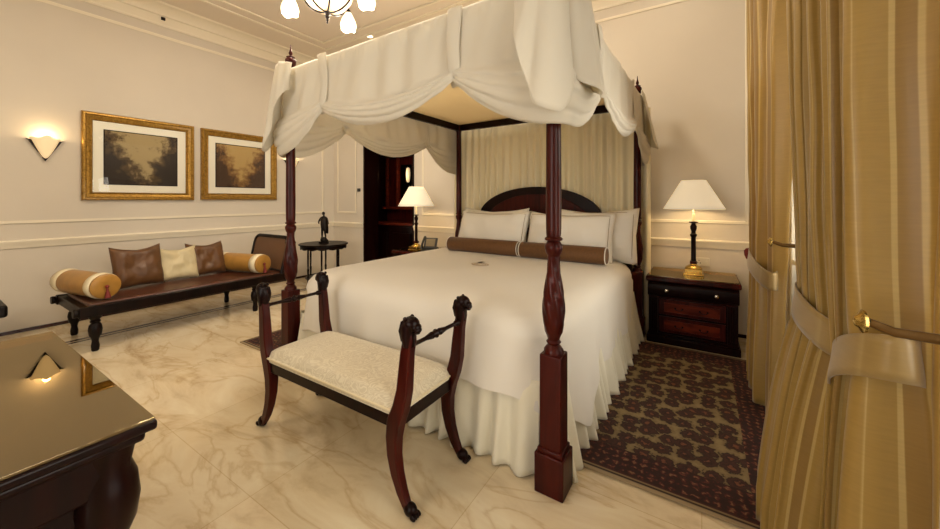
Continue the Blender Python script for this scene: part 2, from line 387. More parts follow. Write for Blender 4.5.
# window wall with two tall openings
W1 = (1.95, 3.95); W2 = (-.15, 1.72); WZ0, WZ1 = .12, 3.1
rw = MB()
for a, b in ((YF, W2[0]), (W2[1], W1[0]), (W1[1], YB)): rw.box(XR, XR + .3, a, b, 0, ZC)
for a, b in (W1, W2): rw.box(XR, XR + .3, a, b, 0, WZ0); rw.box(XR, XR + .3, a, b, WZ1, ZC)
struct(rw.build('wall_right', M_wall, smooth=False))
for i, (a, b) in enumerate((W1, W2)):
    f = MB(); X0, X1 = XR + .06, XR + .12
    f.box(X0, X1, a, a + .07, WZ0, WZ1).box(X0, X1, b - .07, b, WZ0, WZ1).box(X0, X1, a, b, WZ0, WZ0 + .08).box(X0, X1, a, b, WZ1 - .07, WZ1)
    mid = 2.70 if i == 0 else 1.24; f.box(X0, X1, mid - .04, mid + .04, WZ0, WZ1)
    for z in (.9, 1.6, 2.4): f.box(X0 + .01, X1 - .01, a, b, z - .018, z + .018)
    fo = struct(f.build('window_%d' % (i + 1), M_winw, bevel=.004, smooth=False))
    struct(MB().box(X0 + .028, X0 + .034, a + .05, b - .05, WZ0 + .05, WZ1 - .05).build('window_pane', M_glass, parent=fo, smooth=False))
# vestibule beyond the doorway, panelled in mahogany
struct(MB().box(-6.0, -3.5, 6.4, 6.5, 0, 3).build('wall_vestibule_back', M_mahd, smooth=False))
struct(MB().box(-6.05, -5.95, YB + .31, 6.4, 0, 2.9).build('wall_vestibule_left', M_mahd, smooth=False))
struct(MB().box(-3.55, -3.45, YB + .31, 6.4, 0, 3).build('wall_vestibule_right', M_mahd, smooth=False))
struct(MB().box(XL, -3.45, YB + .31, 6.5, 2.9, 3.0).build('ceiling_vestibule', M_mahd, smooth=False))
dj = MB().box(DX0, DX0 + .03, YB - .012, YB + .33, 0, DZ).box(DX1 - .03, DX1, YB - .012, YB + .33, 0, DZ).box(DX0, DX1, YB - .012, YB + .33, DZ - .03, DZ)
struct(dj.build('door_1', M_mahd, bevel=.004, smooth=False))
# mouldings
def run_y(name, prof, y0, y1, mat=M_trim):      # along the left wall
    return struct(MB().prism([(y0, 0), (y1, 0)], 0, 0).__class__().add([(XL + p[0], y, p[1]) for y in (y0, y1) for p in prof],
        [tuple(range(len(prof)))[::-1], tuple(range(len(prof), 2 * len(prof)))] + [(i, (i + 1) % len(prof), len(prof) + (i + 1) % len(prof), len(prof) + i) for i in range(len(prof))]).build(name, mat, angle=25))
def run_x(name, prof, x0, x1, mat=M_trim):
    return struct(MB().add([(x, YB - p[0], p[1]) for x in (x0, x1) for p in prof],
        [tuple(range(len(prof)))[::-1], tuple(range(len(prof), 2 * len(prof)))] + [(i, (i + 1) % len(prof), len(prof) + (i + 1) % len(prof), len(prof) + i) for i in range(len(prof))]).build(name, mat, angle=25))
rail = [(0, .892), (.014, .892), (.018, .905), (.022, .93), (.034, .95), (.036, .965), (.03, .975), (0, .978)]
crown = [(0, 3.715), (.018, 3.715), (.022, 3.735), (.008, 3.745), (.008, 3.85), (.03, 3.86), (.04, 3.885), (.06, 3.915), (.10, 3.94), (.15, 3.952), (.17, 3.952), (.19, ZC), (0, ZC)]
base = [(0, 0), (.014, 0), (.014, .034), (0, .034)]
M_base = simple('dark_skirting_stone', (.030, .006, .006), .25)
n = 1
for nm, pr in (('r', rail), ('c', crown)):
    run_y('trim_%d' % n, pr, YF, YB); n += 1
run_x('trim_3', rail, XL, DX0 - .005); run_x('trim_4', rail, DX1 + .005, XR)
run_x('trim_5', crown, XL, XR)
run_y('baseboard_left', base, YF, YB, M_base)
run_x('baseboard_back', base, XL, DX0, M_base); run_x('baseboard_back_right', base, DX1, XR, M_base)
# picture-frame panel mouldings
def panel_y(y0, y1, z0, z1, k, w=.03, d=.014):
    m = MB()
    m.box(XL, XL + d, y0, y1, z0, z0 + w).box(XL, XL + d, y0, y1, z1 - w, z1).box(XL, XL + d, y0, y0 + w, z0 + w, z1 - w).box(XL, XL + d, y1 - w, y1, z0 + w, z1 - w)
    struct(m.build('trim_%d' % k, M_trim, bevel=.006))
def panel_x(x0, x1, z0, z1, k, w=.03, d=.014):
    m = MB()
    m.box(x0, x1, YB - d, YB, z0, z0 + w).box(x0, x1, YB - d, YB, z1 - w, z1).box(x0, x0 + w, YB - d, YB, z0 + w, z1 - w).box(x1 - w, x1, YB - d, YB, z0 + w, z1 - w)
    struct(m.build('trim_%d' % k, M_trim, bevel=.006))
panel_y(-1.6, 4.37, 1.15, 3.6, 6)
panel_x(-5.98, -5.44, 1.15, 3.6, 7); panel_x(-3.85, .40, 1.15, 3.6, 8)
# ceiling tray bands
for k, off in ((9, .66), (10, .86)):
    m = MB(); x0, x1, y0, y1 = XL + off, XR - off, YF + off, YB - off; w = .035; d = .02
    m.box(x0, x1, y1 - w, y1, ZC - d, ZC).box(x0, x1, y0, y0 + w, ZC - d, ZC).box(x0, x0 + w, y0 + w, y1 - w, ZC - d, ZC).box(x1 - w, x1, y0 + w, y1 - w, ZC - d, ZC)
    struct(m.build('trim_%d' % k, M_trim, bevel=.006))
# dark inlay lines in the marble along the left wall
M_inlay = simple('dark_marble_inlay', (.045, .018, .010), .15)
for k, (xx, w) in ((11, (-5.30, .05)), (12, (-5.215, .035))):
    struct(MB().box(xx, xx + w, YF, YB, 0, .0015).build('trim_%d' % k, M_inlay, smooth=False))

# ================================================================== RUGS
def rug(x0, x1, y0, y1, bw, label, name):
    hx, hy = (x1 - x0) / 2, (y1 - y0) / 2
    o = MB().box(-hx, hx, -hy, hy, .002, .014).build('persian_rug', rug_mat(hx, hy, bw, name), bevel=.004, loc=((x0 + x1) / 2, (y0 + y1) / 2, 0))
    return tag(o, label, 'rug')
rug(-.98, .44, 1.93, 3.96, .24, 'dark red persian rug with cream flowered field on the right side of the bed', 'rug_wool')  # far border extended to stand in for dark floor reflection by the nightstand
rug(-3.82, -2.5, 1.81, 3.6, .20, 'dark red rug corner showing at the far left side of the bed', 'rug_wool_far')

# ================================================================== CANOPY BED
BC = (-1.722, 2.95, 0); BR = -.018
bed = thing('canopy_bed', 'large mahogany four poster bed with draped white canopy', 'bed', BC, BR)
PX, PY = 1.135, 1.21
def post(sx, sy):
    x, y = sx * PX, sy * PY
    p = MB()
    prof = []
    def seg(pts, nsub=1):
        for i in range(len(pts) - 1):
            for k in range(nsub):
                t = k / nsub; prof.append((pts[i][0] + (pts[i + 1][0] - pts[i][0]) * t, pts[i][1] + (pts[i + 1][1] - pts[i][1]) * t))
        prof.append(pts[-1])
    seg([(.046, .655), (.047, .675), (.036, .69), (.028, .70), (.036, .712), (.028, .724)])
    carved = [(.030, .73), (.040, .76), (.048, .80), (.052, .86), (.052, .90), (.047, .95), (.039, 1.0), (.032, 1.05), (.028, 1.10), (.030, 1.13)]
    seg(carved, 5)
    seg([(.038, 1.145), (.043, 1.165), (.043, 1.18), (.034, 1.193), (.030, 1.2), (.042, 1.206), (.043, 1.214), (.034, 1.222), (.036, 1.24)])
    seg([(.0365, 1.26), (.0375, 1.35), (.0365, 1.57)])
    seg([(.0365, 1.575), (.035, 2.0), (.032, 2.33), (.036, 2.34), (.036, 2.45)])
    def mod(a, z):
        if .73 < z < 1.12: return 1 + .10 * abs(sin(3 * a + z * 26)) * min(1, (z - .73) / .03) - .03
        if 1.58 < z < 2.32: return 1 - .09 * abs(sin(5 * a))
        return 1
    p.lathe(prof, (x, y, 0), 40, mod)
    o = p.build('bed_post', M_mah, bed, angle=50)
    MB().box(x - .0525, x + .0525, y - .0525, y + .0525, .20, .658).build('post_shaft', M_mah, o, bevel=.005)
    MB().box(x - .072, x + .072, y - .072, y + .072, 0, .19).box(x - .062, x + .062, y - .062, y + .062, .188, .212).build('post_plinth', M_mah, o, bevel=.006)
    MB().lathe([(.026, 2.45), (.034, 2.462), (.018, 2.472), (.014, 2.482), (.03, 2.50), (.042, 2.53), (.043, 2.56), (.030, 2.575), (.034, 2.583), (.016, 2.592), (.010, 2.60), (.016, 2.615), (.010, 2.635), (.006, 2.65), (.003, 2.685), (.0015, 2.69)], (x, y, 0), 20).build('finial', M_mah, o, angle=50)
for sx, sy in ((-1, -1), (1, -1), (1, 1), (-1, 1)): post(sx, sy)
for sy in (-1, 1): MB().box(-PX + .03, PX - .03, sy * PY - .022, sy * PY + .022, 2.35, 2.44).build('tester_rail', M_mahd, bed, bevel=.005)
for sx in (-1, 1): MB().box(sx * PX - .022, sx * PX + .022, -PY + .03, PY - .03, 2.35, 2.44).build('tester_rail', M_mahd, bed, bevel=.005)
for sx in (-1, 1): MB().box(sx * (PX - .06) - .02, sx * (PX - .06) + .02, -PY + .06, PY - .06, .30, .42).build('side_rail', M_mahd, bed, bevel=.005)
MB().box(-PX + .06, PX - .06, -PY + .10, -PY + .14, .30, .42).build('foot_rail', M_mahd, bed, bevel=.005)
MB().box(-1.02, 1.02, -1.10, 1.08, .43, .70).build('mattress', M_white, bed, bevel=.05)
# headboard
def arch(x, zs, zt, w): 
    return zs if abs(x) >= w else zs + (zt - zs) * sqrt(max(0, 1 - (x / w) ** 2))
def board(wid, zs, zt, w, z0):
    pts = [(-wid, z0)] + [(-wid + 2 * wid * i / 60, arch(-wid + 2 * wid * i / 60, zs, zt, w)) for i in range(61)] + [(wid, z0)]
    return pts[::-1]
hb = MB().prism(board(1.08, 1.17, 1.56, .80, .35), 1.19, 1.235, 'xz').build('headboard', M_mahd, bed, bevel=.006)
MB().prism(board(.98, 1.06, 1.47, .70, .5), 1.178, 1.19, 'xz').build('headboard_panel', M_mah, hb, bevel=.006)
# rear curtain
def rc(u, v):
    x = -1.25 + 2.5 * u; z = 2.36 - 2.34 * v
    a = .012 + .016 * min(1, v * 3)
    y = 1.275 + a * sin(x * 62 + 1.5 * sin(x * 9)) + .012 * sin(x * 23 + v * .8) 
    return (x, y, z)
MB().grid(rc, 360, 14).build('rear_curtain', M_gathc, bed, solid=.004)
# draped valance
HA, HB, CR = 1.172, 1.25, .05
def loop():
    pts = []  # (x,y,nx,ny,side_id,coord)
    step = .013
    def line(x0, y0, x1, y1, nx, ny, sid):
        L = math.hypot(x1 - x0, y1 - y0); k = int(L / step)
        for i in range(k): t = i / k; pts.append((x0 + (x1 - x0) * t, y0 + (y1 - y0) * t, nx, ny))
    def arc(cx, cy, a0):
        for i in range(8):
            a = a0 + (pi / 2) * i / 8; pts.append((cx + CR * cos(a), cy + CR * sin(a), cos(a), sin(a)))
    line(-HA + CR, -HB, HA - CR, -HB, 0, -1, 0); arc(HA - CR, -HB + CR, -pi / 2)
    line(HA, -HB + CR, HA, HB - CR, 1, 0, 1); arc(HA - CR, HB - CR, 0)
    line(HA - CR, HB, -HA + CR, HB, 0, 1, 2); arc(-HA + CR, HB - CR, pi / 2)
    line(-HA, HB - CR, -HA, -HB + CR, -1, 0, 3); arc(-HA + CR, -HB + CR, pi)
    return pts
LP = loop(); NL = len(LP)
S = [0.]
for i in range(NL): a, b = LP[i], LP[(i + 1) % NL]; S.append(S[-1] + math.hypot(a[0] - b[0], a[1] - b[1]))
TOT = S[-1]
PINX = .60
pins = []
for i in range(NL):
    x, y, nx, ny = LP[i]; x2, y2 = LP[(i + 1) % NL][:2]
    c1, c2 = (x, x2) if abs(ny) > .9 else (y, y2)
    for q in (-PINX, PINX):
        if (abs(nx) > .9 or abs(ny) > .9) and (c1 - q) * (c2 - q) <= 0 and c1 != c2: pins.append(i)
pins = sorted(set(pins))
VN = 44
def swag_info(i):
    s = S[i]
    for k in range(len(pins)):
        s0 = S[pins[k]]; s1 = S[pins[(k + 1) % len(pins)]]
        if s1 < s0: s1 += TOT
        for ss in (s, s + TOT):
            if s0 <= ss <= s1: return k, (ss - s0) / (s1 - s0), (1.2 if LP[pins[k]][2:] == LP[pins[(k + 1) % len(pins)]][2:] else 9)
    return 0, 0, 1
I1 = max(i for i in range(NL) if abs(LP[i][2] - 1) < .01) + 8 + NL
I0 = min(i for i in range(NL) if LP[i][2] < -.99) - 8
assert I0 < NL
def val(u, v):
    i = I0 + int(round(u * (I1 - I0))); x, y, nx, ny = LP[i % NL]; k, t, L = swag_info(i % NL); s = S[i % NL]
    q = 4 * t * (1 - t); corner = not (abs(L - 1.2) < .05)
    edge = 2.12 - (.05 if corner else .07) * q; bot = 2.055 - (.295 if corner else .165) * q
    rear = ny > .9
    if v < .4:
        w = v / .4; z = 2.465 - (2.465 - edge) * w
        out = .014 + (.008 + .012 * w) * sin(s * 17 + 2 * sin(s * 5) + w) * sqrt(q + .01) + .010 * w + .006 * sin(s * 33 + 4 * w + 2 * sin(s * 3)) * sin(pi * w)
        if w < .22: out += .0065 * sin(s * 160 + 3 * sin(s * 31)) * (1 - abs(w - .11) / .11)
        if w < .04: out = .004
    else:
        w = (v - .4) / .6; z = edge - (edge - bot) * w
        nf = 4.0 if corner else 4.0
        ph = (w * nf + .25 * sin(t * 6 + k)) % 1.0
        fold = (ph ** .6) * (1 - ph) ** .35
        belly = sin(pi * min(1, w * .9 + .05))
        out = .02 + sqrt(q) * (.055 * belly + .035 * fold) + .006 * sin(s * 40 + w * 9) * (1 - q)
        out += .012 * (1 - q)
        z -= .010 * fold * q
    if rear: out *= .3
    return (x + nx * out, y + ny * out, z)
MB().grid(val, I1 - I0, VN).build('canopy_valance', M_canopy, bed, solid=.003, angle=180)
# straps gathering the swags
for k in pins:
    x, y, nx, ny = LP[k]
    if ny > .9: continue
    tx, ty = -ny, nx
    def st(u, v, x=x, y=y, nx=nx, ny=ny, tx=tx, ty=ty, k=k):
        a = (u - .5) * .10 * (1 - .22 * v)
        z = 2.468 - .43 * v; out = .030 + .012 * sin(v * 5 + k) + .010 * cos((u - .5) * pi)
        if v > .88: z = 2.475 - .44 * v; out -= (v - .88) * .25
        return (x + nx * out + tx * a, y + ny * out + ty * a, z)
    MB().grid(st, 8, 20).build('canopy_strap', M_canopy, bed, solid=.004)
# cascades over each corner
def around(sx, sy, d):
    """point and outward normal at distance d from the corner, negative along the front or rear side, positive along the flank"""
    if d < -CR: return sx * (HA + d), sy * HB, 0, sy
    if d > CR: return sx * HA, sy * (HB - d), sx, 0
    a = (d / CR + 1) * pi / 4
    return sx * (HA - CR + CR * sin(a)), sy * (HB - CR + CR * cos(a)), sx * sin(a), sy * cos(a)
for ci, (sx, sy) in enumerate(((1, -1), (-1, -1), (1, 1), (-1, 1))):
    def cs(u, v, sx=sx, sy=sy, ci=ci):
        rear = sy > 0
        d = (-.20 + .46 * u if u < .5 else .03 + .54 * (u - .5)) if not rear else -.02 + .26 * u
        x, y, nx, ny = around(sx, sy, d)
        q = u * 2 if u < .5 else (u - .5) * 2
        big = u < .5
        qq = min(1, q / .8); drop = (.22 + .47 * (qq * qq * (3 - 2 * qq)) ** .8 - (.22 * ((q - .8) / .2) ** 1.5 if q > .8 else 0)) if big else (.50 + .08 * sin(pi * q) ** .8)
        if rear: drop = .50 + .06 * sin(pi * q)
        out = .045 + (.035 + .10 * v) * abs(sin(pi * q)) ** .7 + .018 * v * sin(q * 9 + ci) + .008 * sin(q * 17 + v * 3)
        if rear: out = .03 + .11 * v + .02 * sin(pi * q) * v
        elif sx < 0: out += .10 * v * (0 if big else 1)
        lift = .02 * abs(sin(pi * q)) * (1 - v)
        return (x + nx * out, y + ny * out, 2.478 + lift - drop * v)
    MB().grid(cs, 60, 24).build('canopy_cascade', M_canopy, bed, solid=.004)
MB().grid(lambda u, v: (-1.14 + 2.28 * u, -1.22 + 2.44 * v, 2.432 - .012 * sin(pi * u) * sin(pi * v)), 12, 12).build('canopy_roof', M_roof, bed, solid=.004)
# gathered skirt
def skirt(p0, p1, nrm, n):
    def f(u, v):
        x = p0[0] + (p1[0] - p0[0]) * u; y = p0[1] + (p1[1] - p0[1]) * u; s = u * n
        ph = s + .13 * sin(s * 2.1) + .15 * sin(s * .9 + 2)
        fl = .000 + .055 * v + (.004 + .024 * v) * sin(ph * 2 * pi) + .012 * v * sin(ph * pi * .8)
        return (x + nrm[0] * fl, y + nrm[1] * fl, .47 - .462 * v + (.006 * sin(ph * 5) * v if v > .5 else 0))
    return MB().grid(f, int(n * 14), 16).build('bed_skirt', M_skirt, bed, solid=.003, angle=180)
skirt((-1.045, -1.165), (1.045, -1.165), (0, -1), 17)
skirt((1.115, -1.14), (1.115, 1.10), (1.25, 0), 19)
skirt((-1.10, 1.13), (-1.10, -1.14), (-1, 0), 19)

# duvet
dv = MB()
DA, DY0, DY1, DR = 1.145, -1.205, 1.12, .30
def rrect(s, ins):
    a = DA - ins; y0 = DY0 + ins; y1 = DY1 - ins; r = max(.02, DR - ins * .35)
    hx = a - r; hy = (y1 - y0) / 2 - r; cy = (y0 + y1) / 2
    segs = [2 * hx, pi / 2 * r, 2 * hy, pi / 2 * r, 2 * hx, pi / 2 * r, 2 * hy, pi / 2 * r]
    # parameterise on a fixed reference so rings line up
    R0 = DR; HX = DA - R0; HY = (DY1 - DY0) / 2 - R0
    ref = [2 * HX, pi / 2 * R0, 2 * HY, pi / 2 * R0, 2 * HX, pi / 2 * R0, 2 * HY, pi / 2 * R0]; T = sum(ref); d = s * T; k = 0
    while d > ref[k] + 1e-9 and k < 7: d -= ref[k]; k += 1
    t = min(1, d / ref[k])
    if k == 0: return (-hx + 2 * hx * t, y0, 0, -1)
    if k == 1: a_ = -pi / 2 + t * pi / 2; return (hx + r * cos(a_), cy - hy + r * sin(a_), cos(a_), sin(a_))
    if k == 2: return (a, cy - hy + 2 * hy * t, 1, 0)
    if k == 3: a_ = t * pi / 2; return (hx + r * cos(a_), cy + hy + r * sin(a_), cos(a_), sin(a_))
    if k == 4: return (hx - 2 * hx * t, y1, 0, 1)
    if k == 5: a_ = pi / 2 + t * pi / 2; return (-hx + r * cos(a_), cy + hy + r * sin(a_), cos(a_), sin(a_))
    if k == 6: return (-a, cy + hy - 2 * hy * t, -1, 0)
    a_ = pi + t * pi / 2; return (-hx + r * cos(a_), cy - hy + r * sin(a_), cos(a_), sin(a_))
PROF = [(1.12, .825), (.9, .826), (.6, .828), (.4, .826), (.26, .822), (.16, .812), (.09, .793), (.045, .765), (.015, .725), (.003, .68)]
def duv(u, v):
    m = len(PROF) - 1; NT = 30; j = v * NT
    if j <= 18:
        q = j / 18 * m; k = min(m - 1, int(q)); t = q - k
        ins = PROF[k][0] * (1 - t) + PROF[k + 1][0] * t; z = PROF[k][1] * (1 - t) + PROF[k + 1][1] * t; w = 0
    else: ins = .003; z = .68; w = (j - 18) / 12
    x, y, nx, ny = rrect(u, min(ins, 1.12))
    z += .006 * noise.noise(Vector((x * 2.2, y * 2.2, .3))) * (1 if w == 0 else 1)
    if w > 0:
        hem = .385 if ny < -.9 else (.27 if abs(nx) > .9 else (.60 if ny > .5 else .33))
        cornr = 1 - abs(abs(nx) - abs(ny))
        if ny < 0 and 0 < abs(nx) < 1: hem = .385 * ny * ny + .27 * nx * nx - .04 * cornr
        if nx > .9: hem -= .15 * math.exp(-((y + .80) / .16) ** 2)
        z = .68 + (hem - .68) * w
        if nx > .9: x += .05 * w * w * math.exp(-((y + .80) / .2) ** 2)
        s = u * 60
        fo = .014 * w * sin(s * 1.3 + 2 * sin(s * .31)) + .010 * w * sin(s * 2.9 + 1) + .035 * w * cornr * sin(s * 3.0)
        x += nx * (fo + .015 * w); y += ny * (fo + .015 * w)
        if ny < 0 and cornr > .02: x -= nx * .02 * cornr; y -= ny * .02 * cornr
    return (x, y, z)
dv.grid(duv, 260, 30, closed=True)
do = tag(dv.build('duvet', M_duvet, loc=BC, rotz=BR, solid=0, angle=180), 'smooth white duvet with embroidered monogram spread over the four poster bed', 'duvet')
mg = MB()
for (cx, cy, rx, ry) in ((0, 0, .055, .035), (-.05, 0, .025, .03), (.05, 0, .025, .03), (0, 0, .085, .05)):
    mg.tube([(cx + rx * cos(a * pi / 12), cy + ry * sin(a * pi / 12), 0) for a in range(25)], .0022, 6)
mo = mg.build('monogram', simple('monogram_thread', (.50, .38, .26), .7), do, loc=(.08, -.19, .835)); mo['label'] = 'beige stitched monogram'

# pillows
def pillow(w, h, t, name, mat, flange=0, lean=0, sag=0):
    m = MB(); nu = 28; nv = 22
    def f(sgn):
        def g(u, v):
            a = u * 2 - 1; b = v * 2 - 1
            prof = (max(0, 1 - a ** 4) * max(0, 1 - b ** 4)) ** .55
            px = a * w / 2 * (1 - .05 * (1 - abs(b)) * (abs(a) ** 6) - .0) ; pz = b * h / 2 * (1 - .06 * (1 - abs(a)) * (abs(b) ** 6)) * (1 + .04 * abs(a) ** 3)
            wr = .030 * noise.noise(Vector((a * 2.2 + w * 31, b * 1.8, sgn * 2 + h * 17))) + .008 * noise.noise(Vector((a * 7, b * 5, sgn + h * 9)))
            pz -= .035 * (1 - abs(a) ** 1.5) * max(0, b) ** 3
            return (px, sgn * (t / 2 * prof + (.0015 if prof > .02 else .0015)) + wr * prof, pz)
        return g
    m.grid(f(-1), nu, nv)
    m.grid(f(1), nu, nv)
    # close the rim
    return m
def place_pillow(name, w, h, t, mat, loc, rx, rz, label, cat, group=None, piping=None, ry=0):
    m = pillow(w, h, t, name, mat)
    o = m.build(name, mat, angle=180)
    bm = bmesh.new(); bm.from_mesh(o.data); bmesh.ops.remove_doubles(bm, verts=bm.verts, dist=.0035); bmesh.ops.recalc_face_normals(bm, faces=bm.faces); bm.to_mesh(o.data); bm.free()
    o.location = loc; o.rotation_euler = (rx, ry, rz)
    tag(o, label, cat, group)
    if piping:
        pts = []
        for k in range(4):
            for i in range(12):
                t_ = -1 + 2 * i / 12
                a, b = ((t_, -1), (1, t_), (-t_, 1), (-1, -t_))[k]
                a *= .90; b *= .84; pf = ((1 - a ** 4) * (1 - b ** 4)) ** .55
                pts.append((a * w / 2, -(t / 2 * pf) - .004, b * h / 2 - .035 * (1 - abs(a) ** 1.5) * max(0, b) ** 3))
        pts.append(pts[0])
        MB().tube(pts, .0022, 6).build('piping', piping, o)
    return o
PM = simple('taupe_piping', (.30, .21, .12), .7)
place_pillow('pillow', .90, .50, .20, M_white, (-2.14, 3.90, 1.055), radians(-14), BR, 'white bed pillow mostly hidden at the back left, against the headboard', 'pillow', 'white pillows on the bed')
place_pillow('pillow', .90, .54, .20, M_white, (-.965, 3.86, 1.05), radians(-14), BR, 'white bed pillow at the back right, its corner beside the right rear post', 'pillow', 'white pillows on the bed', PM)
place_pillow('pillow', .92, .50, .20, M_white, (-2.05, 3.70, 1.035), radians(-20), BR, 'front left white bed pillow leaning behind the left half of the brown bolsters', 'pillow', 'white pillows on the bed', PM)
place_pillow('pillow', .90, .50, .20, M_white, (-1.15, 3.67, 1.035), radians(-20), BR, 'front right white bed pillow leaning behind the right brown bolster', 'pillow', 'white pillows on the bed', PM)
# bolsters on the bed
def bed_bolster(x0, x1, y, label):
    L = x1 - x0; r = .078
    root = thing('bolster_pillow', label, 'bolster', ((x0 + x1) / 2, y, .826 + r), BR, 'brown bolsters on the bed')
    prof = [(.0, -L / 2 + .0), (.03, -L / 2), (r - .012, -L / 2 + .003), (r, -L / 2 + .02), (r * 1.01, 0), (r, L / 2 - .02), (r - .012, L / 2 - .003), (.03, L / 2), (0, L / 2)]
    MB().lathe(prof, n=28, axis='x', caps=False).build('bolster_cover', M_brown, root)
    for s in (-1, 1):
        MB().tube([(s * (L / 2 - .008), (r - .003) * cos(a * pi / 12), (r - .003) * sin(a * pi / 12)) for a in range(25)], .005, 6).build('cord', M_cord, root)
bed_bolster(-2.44, -1.555, 3.40, 'left brown velvet bolster lying in front of the white bed pillows')
bed_bolster(-1.54, -.70, 3.37, 'right brown velvet bolster lying on the bed behind the carved front post')

# ================================================================== BENCH
bench = thing('bench', 'small mahogany bench with cream damask seat at the foot of the bed', 'bench', (-1.695, 0, 0))
BY0, BY1 = 1.225, 1.64
for sx in (-1, 1):
    for yy in (BY0, BY1):
        zs = [.83, .78, .72, .64, .55, .47, .40, .32, .24, .16, .09, .045, .02]
        ins = [.0, .0, .012, .020, .028, .048, .078, .092, .090, .072, .044, .018, .0]
        wd = [.046, .048, .050, .054, .058, .062, .066, .060, .054, .048, .042, .036, .034]
        m = MB().sweep([(sx * (.60 - i), yy, z) for i, z in zip(ins, zs)], [(w * .92, w * 1.08) for w in wd])
        leg = m.build('leg', M_mah, bench, bevel=.007)
        h = MB(); X = sx * .60
        h.tube([(X - sx * .002, yy, .75), (X - sx * .008, yy, .80), (X - sx * .004, yy, .835), (X + sx * .006, yy, .85)], [.028, .036, .038, .034], 14)
        h.ell((X + sx * .010, yy, .852), (.040, .034, .034)); h.ell((X + sx * .038, yy, .842), (.024, .024, .020)); h.ell((X + sx * .050, yy, .832), (.014, .019, .014)); h.ell((X + sx * .044, yy, .820), (.014, .015, .008))
        for e in (-1, 1):
            h.ell((X - sx * .006, yy + e * .024, .876), (.009, .009, .010)); h.ell((X + sx * .024, yy + e * .015, .856), (.006, .006, .006))
        for k in range(5): h.tube([(X - sx * (.028 + .002 * (k % 2)), yy - .022 + .011 * k, .862), (X - sx * .034, yy - .024 + .012 * k, .82), (X - sx * .026, yy - .022 + .011 * k, .775)], [.004, .008, .005], 6)
        h.build('carved_head', M_mahd, leg)
        f = MB(); fx = sx * .605
        f.ell((fx, yy, .030), (.034, .026, .030))
        for e in (-1.5, -.5, .5, 1.5): f.ell((fx + sx * .028, yy + e * .012, .014), (.017, .0075, .013))
        f.build('paw_foot', M_mahd, leg)
for yy in (BY0, BY1): MB().box(-.52, .52, yy - .017, yy + .017, .365, .43).build('seat_rail', M_mahd, bench, bevel=.004)
for sx in (-1, 1): MB().box(sx * .525 - .017, sx * .525 + .017, BY0, BY1, .365, .43).build('seat_rail', M_mahd, bench, bevel=.004)
for sx in (-1, 1):
    pr = [(.016, 0), (.016, .03), (.010, .04), (.010, .12), (.018, .17), (.011, .18), (.022, .20), (.011, .22), (.018, .23), (.010, .28), (.010, .36), (.016, .37), (.016, .40)]
    MB().lathe([(r, BY0 + z) for r, z in pr], (sx * .592, 0, .745), 14, axis='y').build('arm_rail', M_mahd, bench)
def seatc(u, v):
    return None
st = MB()
def stop(u, v):
    a = u * 2 - 1; b = v * 2 - 1; e = (max(0, 1 - a ** 10) * max(0, 1 - b ** 6)) ** .4
    return (a * .545, (BY0 + BY1) / 2 + b * .225, .445 + .062 * e)
st.grid(stop, 40, 20)
st.box(-.54, .54, BY0 - .02, BY1 + .02, .425, .452)
sc = st.build('seat_cushion', M_damask, bench, angle=60)
rim = [(-.545, BY0 - .023, .447), (.545, BY0 - .023, .447), (.545, BY1 + .023, .447), (-.545, BY1 + .023, .447), (-.545, BY0 - .023, .447)]
MB().tube(rim, .006, 8).build('piping', M_band, sc)

# ================================================================== DAYBED and its cushions
db = thing('daybed', 'long low dark wood daybed with brown seat and caned headrest along the left wall', 'daybed', (-5.13, 1.8, 0))
DBX = .42
def dleg(x, y):
    MB().lathe([(.022, 0), (.028, .012), (.030, .05), (.024, .09), (.028, .12), (.044, .15), (.050, .20), (.044, .24), (.030, .26), (.040, .275), (.030, .29), (.046, .31), (.046, .36)], (x, y, 0), 20).build('leg', M_black, db)
for x in (-.37, .37):
    for y in (-.80, .64): dleg(x, y)
for x in (-1, 1): MB().box(x * DBX - .03, x * DBX + .03, -.92, 1.05, .335, .43).build('side_rail', M_black, db, bevel=.008)
for y in (-.88, 1.02): MB().box(-DBX, DBX, y - .03, y + .03, .34, .425).build('end_rail', M_black, db, bevel=.008)
for x in (-1, 1): MB().lathe([(.0, 0), (.036, 0), (.04, .01), (.036, .03), (.028, .035)], (x * DBX, -.955, .385), 16, axis='y').build('rail_boss', M_black, db)
MB().box(-.39, .39, -.85, 1.0, .39, .445).build('seat', M_leath, db, bevel=.02)
hd = MB()
def hplane(x, z): return (x, .96 + (z - .42) * .22, z)
def outline(w, z1, r, k=8):
    pts = [(-w, .40)]
    for i in range(k + 1): t = pi - i * pi / 2 / k; pts.append((-w + r + r * cos(t), z1 - r + r * sin(t)))
    for i in range(k + 1): t = pi / 2 - i * pi / 2 / k; pts.append((w - r + r * cos(t), z1 - r + r * sin(t)))
    return pts + [(w, .40)]
hd.tube([hplane(x, z) for x, z in outline(.41, .89, .10)], .024, 10)
hd.tube([hplane(-.40, .45), hplane(.40, .45)], .02, 10)
hd.tube([hplane(.38, .83), (.50, 1.03, .835), (.56, 1.03, .835)], [.026, .028, .030], 14).ell((.565, 1.03, .835), (.022, .034, .034))
ho = hd.build('headrest', M_black, db)
cp = outline(.41, .89, .10); n_ = len(cp)
MB().add([(p[0], hplane(*p)[1] - .006, p[1]) for p in cp] + [(p[0], hplane(*p)[1] + .006, p[1]) for p in cp],
         [tuple(range(n_))[::-1], tuple(range(n_, 2 * n_))] + [(i, (i + 1) % n_, n_ + (i + 1) % n_, n_ + i) for i in range(n_)]).build('cane_panel', M_cane, ho, smooth=False)
